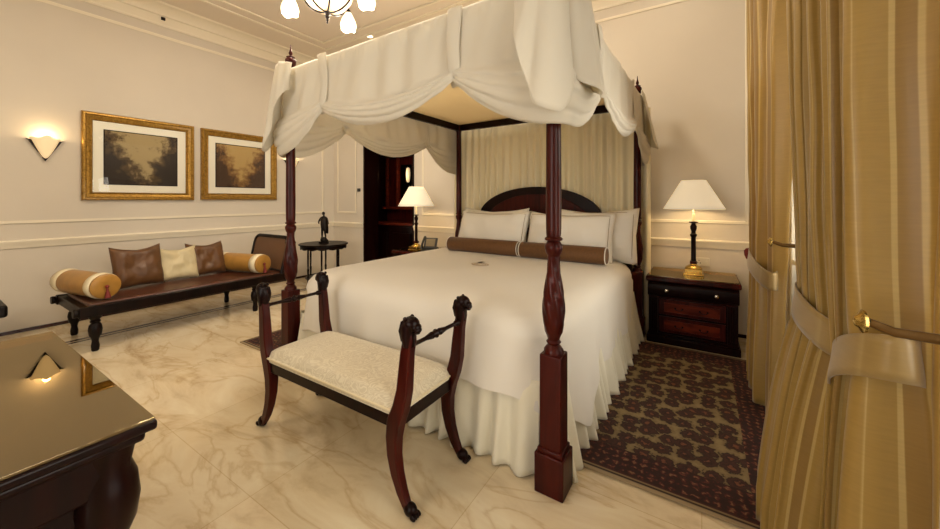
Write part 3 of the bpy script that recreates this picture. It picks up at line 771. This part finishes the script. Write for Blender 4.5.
def day_bolster(x, y, rz, label):
    root = thing('bolster', label, 'bolster', (x, y, .446 + .124), radians(rz), 'gold bolsters on the daybed')
    L = .74; r = .116
    MB().lathe([(r, -L / 2), (r * 1.02, 0), (r, L / 2)], n=32, axis='x', caps=False).build('bolster_cover', M_goldf, root)
    for s in (-1, 1):
        MB().lathe([(r + .003, s * L / 2 - s * .02), (r + .006, s * (L / 2 - .07)), (r + .003, s * (L / 2 - .12))], n=32, axis='x', caps=False).build('band', M_band, root, solid=.004)
        c = MB().lathe([(r, s * L / 2), (r - .02, s * (L / 2 + .012)), (.03, s * (L / 2 + .004)), (.0, s * (L / 2))], n=32, axis='x', caps=False, mod=lambda a, z: 1 + .02 * sin(a * 16)).build('bolster_end', M_goldf, root)
        MB().ell((s * (L / 2 + .018), 0, 0), (.016, .016, .016)).tube([(s * (L / 2 + .02), 0, -.005), (s * (L / 2 + .024), 0, -.05)], [.008, .010], 8).tube([(s * (L / 2 + .024), 0, -.05), (s * (L / 2 + .03), 0, -.11)], [.014, .024], 10).build('tassel', M_red, c)
day_bolster(-5.2, 1.02, 11, 'gold bolster with cream bands at the near left end of the daybed')
day_bolster(-5.17, 2.48, 14, 'gold bolster with cream bands beside the caned headrest of the daybed')
def cushion(y, x, s, mat, rz, label, rx=-.22, zz=None, ry=0):
    o = place_pillow('cushion', s, s, .15, mat, (x, y, (zz or (.445 + s / 2 * cos(rx) + .01))), rx, radians(90) + rz, label, 'cushion', 'cushions on the daybed', ry=ry)
cushion(1.44, -5.26, .45, M_cushb, .10, 'dark brown satin cushion nearest the left bolster on the daybed', -.26)
cushion(1.82, -5.31, .40, M_cushc, -.02, 'cream satin cushion between two brown ones on the daybed', -.30)
cushion(2.14, -5.36, .42, M_cushb, .06, 'dark brown satin cushion farthest right, behind the cream one', -.32)

# ================================================================== ROUND SIDE TABLE AND FIGURINE
tb = thing('side_table', 'round dark wood side table with scalloped edge in the far corner', 'table', (-5.19, 3.74, 0))
MB().lathe([(.36, .675), (.375, .68), (.378, .692), (.37, .70), (0, .70)], n=48).build('table_top', M_black, tb)
MB().grid(lambda u, v: (.345 * cos(2 * pi * u), .345 * sin(2 * pi * u), .678 - v * (.045 + .018 * abs(sin(u * pi * 14)))), 168, 3, closed=True).build('scalloped_apron', M_black, tb, solid=.014)
for a in range(6):
    t = a * pi / 3 + .3
    MB().lathe([(.012, 0), (.016, .02), (.011, .05), (.013, .2), (.018, .3), (.012, .32), (.015, .5), (.012, .66)], (.25 * cos(t), .25 * sin(t), 0), 10).build('leg', M_black, tb)
MB().lathe([(.26, .14), (.28, .15), (.28, .16), (.26, .165)], n=32).build('lower_shelf', M_black, tb)
# figurine: one skinned body
fg = thing('figurine', 'small dark bronze figurine of a standing robed man on the round side table', 'figurine', (-5.19, 3.74, .70), radians(30))
MB().ell((0, 0, .05), (.055, .05, .05)).ell((.03, .01, .035), (.04, .04, .035)).box(-.06, .06, -.055, .055, 0, .022).build('rocky_base', M_bronze, fg)
def skin(name, verts, edges, radii, mat, parent, root=0, sub=2):
    me = bpy.data.meshes.new(name); me.from_pydata(verts, edges, []); o = bpy.data.objects.new(name, me); COL.objects.link(o); o.parent = parent
    me.materials.append(mat)
    md = o.modifiers.new('skin', 'SKIN')
    for i, r in enumerate(radii): me.skin_vertices[0].data[i].radius = (r, r) if not isinstance(r, tuple) else r
    me.skin_vertices[0].data[root].use_root = True
    md.use_smooth_shade = True
    s = o.modifiers.new('sub', 'SUBSURF'); s.levels = sub; s.render_levels = sub
    return o
fv = [(0, 0, .29), (0, .0, .33), (0, .005, .38), (0, .005, .42), (0, .0, .435), (-.003, -.004, .468),
      (-.02, 0, .24), (-.024, -.006, .17), (-.026, 0, .095), (-.03, -.03, .085), (.022, 0, .24), (.03, -.018, .175), (.030, .004, .10), (.034, -.026, .09),
      (-.048, 0, .405), (-.078, -.015, .345), (-.055, -.055, .32), (.048, 0, .405), (.075, -.02, .345), (.105, -.07, .31)]
fe = [(0, 1), (1, 2), (2, 3), (3, 4), (4, 5), (0, 6), (6, 7), (7, 8), (8, 9), (0, 10), (10, 11), (11, 12), (12, 13), (3, 14), (14, 15), (15, 16), (3, 17), (17, 18), (18, 19)]
fr = [.034, .032, .036, .026, .014, .024, .024, .018, .013, .011, .024, .018, .013, .011, .020, .015, .011, .020, .015, .010]
skin('body', fv, fe, fr, M_bronze, fg)
def robe(u, v):
    a = 2 * pi * u; r = .040 + .016 * sin(v * pi * .8) + .006 * v * sin(a * 5)
    return (r * cos(a) * 1.05 + .012 * v, r * sin(a) * .85, .405 - (.20 + .05 * cos(a)) * v)
MB().grid(robe, 48, 8, closed=True).build('robe', M_bronze, fg, solid=.006)
MB().ell((-.003, -.004, .482), (.024, .026, .028)).build('head', M_bronze, fg)

# ================================================================== NIGHTSTANDS
def nightstand(loc, label):
    r = thing('nightstand', label, 'nightstand', loc, 0, 'mahogany nightstands')
    w, d = .76, .56
    MB().box(-w / 2 + .03, w / 2 - .03, -d / 2 + .03, d / 2, .09, .60).build('body', M_mahd, r, bevel=.004)
    MB().box(-w / 2, w / 2, -d / 2, d / 2, 0, .07).box(-w / 2 + .012, w / 2 - .012, -d / 2 + .012, d / 2, .07, .095).build('plinth', M_mahd, r, bevel=.008)
    t = MB().box(-w / 2 - .005, w / 2 + .005, -d / 2 - .005, d / 2, .60, .65).build('top', M_mah, r, bevel=.012)
    MB().box(-w / 2 + .01, w / 2 - .01, -d / 2 + .01, d / 2 - .01, .651, .657).build('glass_sheet', M_tglass, t, bevel=.001)
    for s in (-1, 1):
        p = MB().box(s * (w / 2 - .06) - .04, s * (w / 2 - .06) + .04, -d / 2 + .012, -d / 2 + .04, .09, .46)
        for k in range(4): p.tube([(s * (w / 2 - .06) - .024 + k * .016, -d / 2 + .010, .12), (s * (w / 2 - .06) - .024 + k * .016, -d / 2 + .010, .44)], .006, 8)
        p.build('pilaster', M_mahd, r)
    # cushion-fronted top drawer
    prof = [(-d / 2 + .03, .455), (-d / 2 + .005, .47), (-d / 2 - .006, .52), (-d / 2 - .002, .57), (-d / 2 + .02, .595), (-d / 2 + .05, .595), (-d / 2 + .05, .455)]
    dr = MB().prism([(y, z) for y, z in prof], -w / 2 + .012, w / 2 - .012, 'yz').build('drawer', M_mahd, r, angle=30)
    for s in (-1, 1):
        MB().lathe([(.006, 0), (.008, -.01), (.016, -.02), (.016, -.026), (.008, -.03)], (s * .2, -d / 2 - .004, .525), 14, axis='y').build('knob', M_knob, dr)
    bd = MB()
    for k in range(46): bd.ell((-w / 2 + .03 + k * (w - .06) / 45, -d / 2 + .008, .450), (.006, .006, .006), 8, 5)
    bd.build('beading', M_mah, r)
    for z0, z1 in ((.285, .435), (.115, .265)):
        dd = MB().box(-.27, .27, -d / 2 + .012, -d / 2 + .035, z0, z1).build('drawer', M_mah, r, bevel=.006)
        MB().box(-.225, .225, -d / 2 + .004, -d / 2 + .014, z0 + .03, z1 - .03).build('veneer_panel', M_mahr, dd, bevel=.004)
        for s in (-1, 1):
            zc = (z0 + z1) / 2
            MB().tube([(s * .10 + .03 * cos(a * pi / 8), -d / 2 - .004, zc - .018 * sin(a * pi / 8)) for a in range(9)], .003, 6).lathe([(.004, 0), (.009, -.006), (.006, -.01)], (s * .10 - .03, -d / 2 + .004, zc), 10, axis='y').lathe([(.004, 0), (.009, -.006), (.006, -.01)], (s * .10 + .03, -d / 2 + .004, zc), 10, axis='y').build('handle', M_mahd, dd)
    return r
ns = nightstand((-.085, 4.285, 0), 'mahogany nightstand with three drawers on the right side of the bed')
dup(ns, (-3.55, 4.285, 0), 0, 'mahogany nightstand beside the doorway, left of the bed, mostly hidden by the bed')

# ================================================================== TABLE LAMPS
def table_lamp(loc, label):
    r = thing('table_lamp', label, 'lamp', loc, 0, 'bedside lamps')
    b = MB().box(-.088, .088, -.088, .088, 0, .020).box(-.076, .076, -.076, .076, .020, .058)
    b.lathe([(.074, .058), (.074, .066), (.064, .078), (.045, .09), (.030, .098), (.030, .11)], n=4 * 6)
    b.build('base', M_brass, r, bevel=.004)
    MB().box(-.030, .030, -.030, .030, .108, .135).build('collar', M_mah, r, bevel=.004)
    MB().lathe([(.021, .135), (.025, .145), (.022, .155), (.021, .37), (.026, .38), (.031, .39), (.031, .40), (.020, .41), (.018, .43), (.028, .455), (.030, .48), (.020, .50), (.018, .51), (.040, .518), (.040, .526), (.012, .53)], n=22).build('column', M_mahd, r)
    MB().lathe([(.014, .53), (.014, .60), (.008, .61), (.004, .88), (.004, .95)], n=12).build('candle_tube', M_band, r)
    sh = MB()
    def f(u, v):
        a = 2 * pi * u; rr = .105 + (.265 - .105) * v; rr *= 1 + .004 * sin(a * 60)
        return (rr * cos(a), rr * sin(a), .938 - .285 * v)
    sh.grid(f, 180, 6, closed=True)
    so = sh.build('lamp_shade', M_shade, r, solid=.003, angle=60)
    MB().ell((0, 0, .75), (.028, .028, .038)).build('bulb', M_bulb, r)
    lamp('lamp_light', 'POINT', (0, 0, .75), TABLE_LAMP_W, (1, .70, .36), .04, parent=r)
    return r
tl = table_lamp((-.07, 4.28, .657), 'lit bedside lamp with cream shade on the nightstand right of the bed')
dup(tl, (-3.57, 4.14, .657), 0, 'lit bedside lamp with cream shade on the left nightstand beside the telephone')

# telephone
ph = thing('telephone', 'black desk telephone with tilted screen beside the left bedside lamp', 'telephone', (-3.30, 4.12, .657), radians(14))
MB().prism([(-.09, 0), (.09, 0), (.09, .05), (.05, .07), (-.09, .02)], -.11, .11, 'yz').build('telephone_body', M_plast, ph, bevel=.006)
fr_ = MB().box(-.085, .115, -.010, .010, 0, .165).build('screen_housing', M_plast, ph, bevel=.006, loc=(0, -.03, .045)); fr_.rotation_euler = (radians(-22), 0, 0)
MB().box(-.055, .085, -.014, -.009, .035, .145).build('screen', M_screen, fr_, bevel=.002)
MB().tube([(-.10, -.07, .045), (-.10, -.05, .10), (-.10, .03, .19), (-.10, .06, .20)], [.022, .016, .016, .022], 10).build('handset', M_plast, ph)

# ================================================================== PICTURES, SCONCES
def picture(y0, y1, z0, z1, pm, label):
    cy, cz = (y0 + y1) / 2, (z0 + z1) / 2; hw, hh = (y1 - y0) / 2, (z1 - z0) / 2
    r = thing('framed_print', label, 'picture', (XL, cy, cz), 0, 'framed prints on the left wall')
    m = MB()
    prof = [(0, 0), (.035, .0), (.05, .012), (.05, .028), (.036, .040), (.030, .06), (.022, .075), (.028, .088), (.018, .095), (0, .095)]
    rings = []
    for (d, ins) in prof:
        a, b = hw - ins, hh - ins; rings += [(d, -a, -b), (d, a, -b), (d, a, b), (d, -a, b)]
    k = len(prof); fs = []
    for i in range(k):
        j = (i + 1) % k
        for c in range(4): c2 = (c + 1) % 4; fs.append((i * 4 + c, i * 4 + c2, j * 4 + c2, j * 4 + c))
    m.add(rings, fs).build('frame', M_gold, r, angle=25)
    MB().box(.004, .010, -hw + .09, hw - .09, -hh + .09, hh - .09).build('mat_board', M_mat, r, smooth=False)
    iw, ih = hw - .20, hh - .20
    MB().box(.010, .013, -iw - .012, iw + .012, -ih - .012, ih + .012).build('print_border', M_mahd, r, smooth=False)
    MB().box(.013, .015, -iw, iw, -ih, ih).build('print', pm, r, smooth=False)
    MB().box(.017, .019, -hw + .088, hw - .088, -hh + .088, hh - .088).build('glass_pane', M_pglass, r, smooth=False)
picture(1.159, 2.270, 1.398, 2.440, M_print1, 'gilt framed dark landscape print above the brown cushion, left of the pair')
picture(2.357, 3.46, 1.403, 2.436, M_print2, 'gilt framed amber landscape print nearer the corner, right of the pair')
def sconce(loc, rz, label, en=SCONCE_W):
    r = thing('wall_sconce', label, 'wall lamp', loc, rz, 'wall sconces')
    # built facing +x; V of two dark leaves with a glass shell between
    m = MB()
    for s in (-1, 1):
        m.prism([(0, -.175), (s * .120, .045), (s * .140, .058), (s * .098, .052), (0, -.140)], .0, .035, 'yz')
    m.build('sconce_bracket', M_bronze, r, bevel=.003)
    def sh(u, v):
        a = (u - .5) * pi; w = .012 + .108 * v ** .8
        return (.012 + (.02 + .09 * v ** .7) * cos(a), w * sin(a) * .92, -.145 + .235 * v - .02 * v * abs(sin(a)) + .010 * v * cos(a * 5))
    g = MB().grid(sh, 30, 14).build('glass_shell', M_scg, r, solid=.005)
    MB().ell((.05, 0, .02), (.02, .02, .03)).build('bulb', M_bulb, r)
    lamp('sconce_light', 'POINT', (.075, 0, .10), en, (1, .74, .42), .03, parent=r)
    return r
sconce((XL, .885, 2.0), 0, 'lit glass wall sconce left of the gilt framed prints')
sconce((XL, 3.73, 2.03), 0, 'lit wall sconce near the corner, half hidden behind the bed canopy')
tag(MB().box(XL + .008, XL + .028, 1.90, 1.945, 3.80, 3.84).build('motion_sensor', M_bronze, bevel=.004), 'tiny dark sensor on the cream frieze under the ceiling', 'sensor')
tag(MB().box(-5.40, -5.33, YB - .02, YB, 1.555, 1.615).build('thermostat', M_plast, bevel=.004), 'small black thermostat on the wall left of the doorway', 'thermostat')
so = thing('wall_socket', 'cream wall socket behind the right bedside lamp', 'socket', (.005, YB, .74))
MB().box(-.065, .065, -.010, 0, -.045, .045).build('socket_plate', M_socket, so, bevel=.003)
for (x, z) in ((-.03, .015), (-.042, -.012), (-.018, -.012)): MB().cbox((x, -.0105, z), (.008, .003, .010)).build('socket_hole', M_plast, so)
MB().cbox((.035, -.012, 0), (.018, .006, .026)).build('socket_switch', M_socket, so, bevel=.001)

# ================================================================== VESTIBULE CABINET
vc = thing('bar_cabinet', 'dark mahogany bow fronted cabinet with mirror back seen through the doorway', 'cabinet', (-5.27, 5.55, 0))
def bow(w, d, z0, z1, y=0):
    pts = [(-w, .35), (w, .35)] + [(w * cos(a * pi / 16) , y - d * sin(a * pi / 16)) for a in range(17)]
    return MB().prism([(p[0], p[1]) for p in pts], z0, z1)
bow(.58, .22, .0, .86).build('bow_front_body', M_mahd, vc, bevel=.004)
bow(.62, .26, .90, .94).build('counter', M_mahr, vc, bevel=.006)
bow(.60, .24, .86, .90).build('frieze', M_mahd, vc, bevel=.004)
MB().box(-.62, .62, .30, .36, .94, 2.45).build('back_panel', M_mah, vc, bevel=.004)
MB().box(-.62, .62, .16, .30, 1.20, 1.26).build('shelf', M_mahr, vc, bevel=.004)
MB().box(-.20, .36, .285, .30, 1.32, 2.15).build('mirror_panel', M_mirror, vc)
for x in (-.58, -.27, .43, .58): MB().box(x - .025, x + .025, .24, .30, 1.26, 2.4).build('pilaster', M_mahr, vc, bevel=.004)
MB().box(-.62, .62, .10, .30, 2.32, 2.42).build('cornice', M_mahd, vc, bevel=.01)
for x in (-.3, .3):
    d = MB().box(x - .22, x + .22, -.235, -.215, .2, .75).build('door', M_mahd, vc, bevel=.005)
vs = thing('wall_sconce', 'glowing wall light deep inside the doorway beside the cabinet mirror', 'wall lamp', (-5.155, 5.72, 1.92), radians(-90), 'wall sconces')
MB().lathe([(.0, -.16), (.03, -.14), (.042, -.05), (.045, .05), (.035, .14), (0, .16)], n=20, caps=False).build('glass_shell', M_scg, vs)
MB().box(-.075, -.02, -.012, .012, -.012, .012).build('sconce_bracket', M_brass, vs, bevel=.002)
lamp('sconce_light', 'POINT', (.12, 0, .0), 3, (1, .68, .36), .05, parent=vs)

# ================================================================== CHANDELIER
CH = Vector((-2.95, 2.165, 0))
ch = thing('chandelier', 'bronze chandelier with alabaster bowl and tulip glass shades hanging from the ceiling', 'chandelier', (CH.x, CH.y, 0), radians(32.4 - 2))
MB().lathe([(.012, 3.30), (.012, 3.92), (.05, 3.925), (.07, 3.945), (.07, ZC)], n=16).build('stem', M_bronze, ch)
MB().lathe([(.004, 3.045), (.010, 3.055), (.006, 3.065), (.014, 3.08), (.010, 3.09), (.020, 3.105), (.012, 3.12), (.026, 3.14), (.034, 3.155), (.020, 3.17)], n=16).build('finial', M_bronze, ch)
def bowl(u, v):
    a = 2 * pi * u; r = .02 + .21 * sin(v * pi / 2 * .96); r *= 1 + .045 * abs(sin(a * 3)) * v
    return (r * cos(a), r * sin(a), 3.155 + .23 * (1 - cos(v * pi / 2)) )
MB().grid(bowl, 72, 16, closed=True).build('alabaster_bowl', M_alab, ch, solid=.006, angle=60)
for k in range(6):
    a = k * pi / 3
    MB().tube([((.02 + .22 * sin(t * pi / 2)) * cos(a), (.02 + .22 * sin(t * pi / 2)) * sin(a), 3.148 + .23 * (1 - cos(t * pi / 2))) for t in [i / 8 for i in range(9)]], .008, 8).build('bowl_rib', M_bronze, ch)
for k in range(4):
    a = k * pi / 2 + radians(90 - 12 if k == 0 else 0) * 0 + (radians(-8))
    cx, cy = cos(a), sin(a)
    arm = MB().tube([(cx * r, cy * r, z) for r, z in ((.02, 3.45), (.12, 3.40), (.24, 3.42), (.34, 3.47), (.39, 3.44), (.39, 3.36))], .009, 8).lathe([(.018, 3.33), (.030, 3.34), (.018, 3.37)], (cx * .39, cy * .39, 0), 14).build('arm', M_bronze, ch)
    def tu(u, v, cx=cx, cy=cy):
        b = 2 * pi * u; r = .026 + .052 * sin(min(1, v * 1.15) * pi / 2) - .012 * max(0, v - .75) * 4 ; r *= 1 + .03 * sin(b * 6)
        return (cx * .39 + r * cos(b), cy * .39 + r * sin(b), 3.34 - .175 * v - .008 * v * sin(b * 3))
    MB().grid(tu, 36, 12, closed=True).build('tulip_shade', M_tulip, arm, solid=.004, angle=60)
    lamp('chandelier_light', 'POINT', (cx * .39, cy * .39, 3.13), CHANDELIER_W, (1, .87, .73), .06, parent=ch)
# recessed downlights: the small one above the canopy is real, the rest added fill
for k, (x, y, lab) in enumerate(((-1.75, 2.55, 'B'), (-2.29, 4.2, 'small recessed ceiling downlight above the canopy of the bed'), (-.25, 4.0, 'W'), (-4.4, 4.0, 'W'), (-2.6, -.9, None), (-3.9, .2, None), (-3.2, -1.8, None))):
    r = thing('downlight', {-2.6: 'recessed ceiling downlight added as fill nearest the added window behind the camera', -3.9: 'recessed ceiling downlight added as fill in front of the near gilt framed print', -3.2: 'recessed ceiling downlight added as fill over the front left of the room behind the camera'}.get(x) or {'B': 'recessed ceiling downlight added directly above the canopy to light the bed', 'W': 'small recessed ceiling downlight over the ' + ('right' if x > -1 else 'left') + ' part of the rear wall, added as fill'}.get(lab, lab) or 'small recessed ceiling downlight added as fill over the foreground, outside the view', 'ceiling light', (x, y, ZC), 0, 'recessed ceiling downlights')
    MB().lathe([(.045, -.004), (.06, -.006), (.062, 0), (.045, 0)], n=24, caps=False).build('trim_ring', M_trim, r)
    MB().lathe([(0, -.003), (.045, -.003)], n=24, caps=False).build('lens', M_bulb, r)
    lamp('downlight_light', 'AREA', (0, 0, -.02), DOWN_W if lab is None else 78 if lab == 'B' else (5 if x > -1 else 12), (1, .86, .66), .35, parent=r)

# ================================================================== WRITING DESK (foreground) and LUGGAGE BENCH
dk = thing('chest', 'dark wooden chest with reflective glass top in the left foreground', 'chest', (-1.957, .03, 0))
dx, dy = .643, .375
MB().box(-dx, dx, -dy, dy, .745, .772).build('desk_top', M_mahd, dk, bevel=.008)
MB().box(-dx + .006, dx - .006, -dy + .006, dy - .006, .7725, .780).build('glass_sheet', None or glassm('desk_glass', (.5, .40, .2), 3.2, .012, (1, .84, .56)), dk, bevel=.001)
MB().box(-dx + .045, dx - .045, -dy + .045, dy - .045, .60, .745).build('frieze', M_mahd, dk, bevel=.01)
MB().box(-dx + .085, dx - .085, -dy + .085, dy - .085, .06, .62).build('body', M_mahd, dk, bevel=.01)
MB().box(-dx + .03, dx - .03, -dy + .03, dy - .03, .0, .07).build('plinth', M_mahd, dk, bevel=.01)
MB().box(-dx + .02, dx - .02, -dy + .02, dy - .02, .715, .746).build('moulding', M_mahd, dk, bevel=.012)
for sx in (-1, 1):
    for sy in (-1, 1):
        MB().lathe([(.050, .07), (.052, .09), (.034, .12), (.036, .25), (.044, .36), (.050, .40), (.036, .415), (.052, .43), (.040, .45), (.060, .50), (.068, .56), (.062, .62), (.048, .66), (.056, .70), (.056, .72)], (sx * (dx - .085), sy * (dy - .085), 0), 26).build('corner_column', M_mahd, dk)
lg = thing('luggage_bench', 'dark wooden bench corner at the far left edge by the left wall', 'bench', (-5.62, .05, 0))
MB().box(-.33, .33, -.55, .50, .34, .45).build('bench_top', M_black, lg, bevel=.02)
for x in (-.24, .24):
    for y in (-.45, .36): MB().lathe([(.02, 0), (.03, .03), (.022, .06), (.036, .2), (.03, .34)], (x, y, 0), 14).build('leg', M_black, lg)

# ================================================================== WINDOW CURTAINS
def curtain(xc, top, tie, bot, ztie, n, amp, label, seed, hem=.012, ztop=3.35, slope=0.0, xbot=0.0, xtie=0.0):
    r = thing('window_curtain', label, 'curtain', (0, 0, 0), 0, 'gold window curtains')
    def prm(z):
        if z > ztie:
            t = (z - ztie) / (ztop - ztie); s = t ** .75
            return [tie[i] + (top[i] - tie[i]) * s for i in (0, 1)], .55 + .45 * s, xtie * (1 - s)
        t = (ztie - z) / ztie; s = min(1, t * 1.2) ** .7
        return [tie[i] + (bot[i] - tie[i]) * s for i in (0, 1)], .55 + .45 * s, xtie * (1 - s) + xbot * s
    def f(u, v):
        z = ztop - (ztop - hem) * v; (a, b), am, dx_ = prm(z)
        y = a + (b - a) * u + .012 * sin(u * n * 2 * pi * 2 + seed)
        ph = u * n + .18 * sin(u * n * 1.7 + seed) + .05 * sin(z * 1.6 + seed)
        sh = sin(ph * 2 * pi); x = xc + dx_ + amp * am * ((1 - 2 * abs(sin(ph * pi)) ** .8) * .9 + .15 * sin(ph * 4 * pi + seed))
        x += .008 * noise.noise(Vector((u * 6, z * 2.5, seed)))
        # the panel rounds back to the window at both ends
        x += .10 * (abs(u * 2 - 1) ** 4) * (.6 if u > .5 else 1)
        return (x, y, z)
    MB().grid(f, int(n * 26), 70).build('curtain_panel', M_curt, r, solid=.004, angle=180)
    (a, b), am, dx_ = prm(ztie); cy = (a + b) / 2; hy = (b - a) / 2 + .02
    def t(u, v):
        an = 2 * pi * u; zc = ztie + slope * cos(an + pi) * 0 + slope * sin(an) - .055 + .115 * v
        ax = amp * .50 + .035 + .006 * cos(v * pi)
        return (xc + dx_ + .02 - ax * cos(an), cy + hy * sin(an), zc + .010 * cos(2 * an))
    MB().grid(t, 64, 5, closed=True).build('tieback', M_tie, r, solid=.006)
    return r
far_curtain = curtain(.36, (2.75, 3.98), (3.0, 3.92), (2.93, 3.85), .92, 5, .075, 'gold striped silk curtain farthest away, beside the right nightstand', 1.0, slope=.03)
curtain(.38, (1.70, 2.24), (1.68, 2.12), (1.66, 2.20), .97, 4, .100, 'gold striped silk curtain standing between the nearest and the farthest curtain', 2.3, xbot=-.09, slope=.03)
curtain(.39, (1.36, 1.66), (1.36, 1.62), (1.34, 1.64), .92, 3, .090, 'gold striped silk curtain nearest the camera at the right edge', 4.6, slope=-.09)
# tieback hooks
def hook(y, z, x1, y1, label, XR=XR):
    r = thing('tieback_hook', label, 'curtain hook', (XR, y, z), 0, 'brass curtain hooks')
    MB().lathe([(.028, 0), (.028, -.006), (.012, -.010)], n=18, axis='x').build('wall_plate', M_brass, r)
    e = (x1 - XR, y1 - y, .02)
    MB().tube([(0, 0, 0), (e[0] * .5, e[1] * .5, .0), (e[0] * .85, e[1] * .85, .004), e], [.010, .012, .011, .010], 10).build('hook_arm', M_brassd, r)
    MB().lathe([(.010, 0), (.026, -.006), (.028, -.012), (.016, -.018), (.012, -.024), (.0, -.028)], e, 18, axis='x').build('rosette', M_brass, r)
hook(2.70, 1.14, .345, 2.70, 'small brass curtain hook standing out beside the farthest curtain', XR + .06)
hook(1.24, 1.09, .335, 1.24, 'large brass and wood curtain hook against the nearest curtain', XR + .06)

# dark red tassel at the end of the far curtain's tieback
MB().lathe([(0, .0), (.02, .01), (.032, .04), (.034, .08), (.022, .10), (0, .105)], (.345, 3.97, .88), n=14, caps=False).build('tassel', M_red, far_curtain)
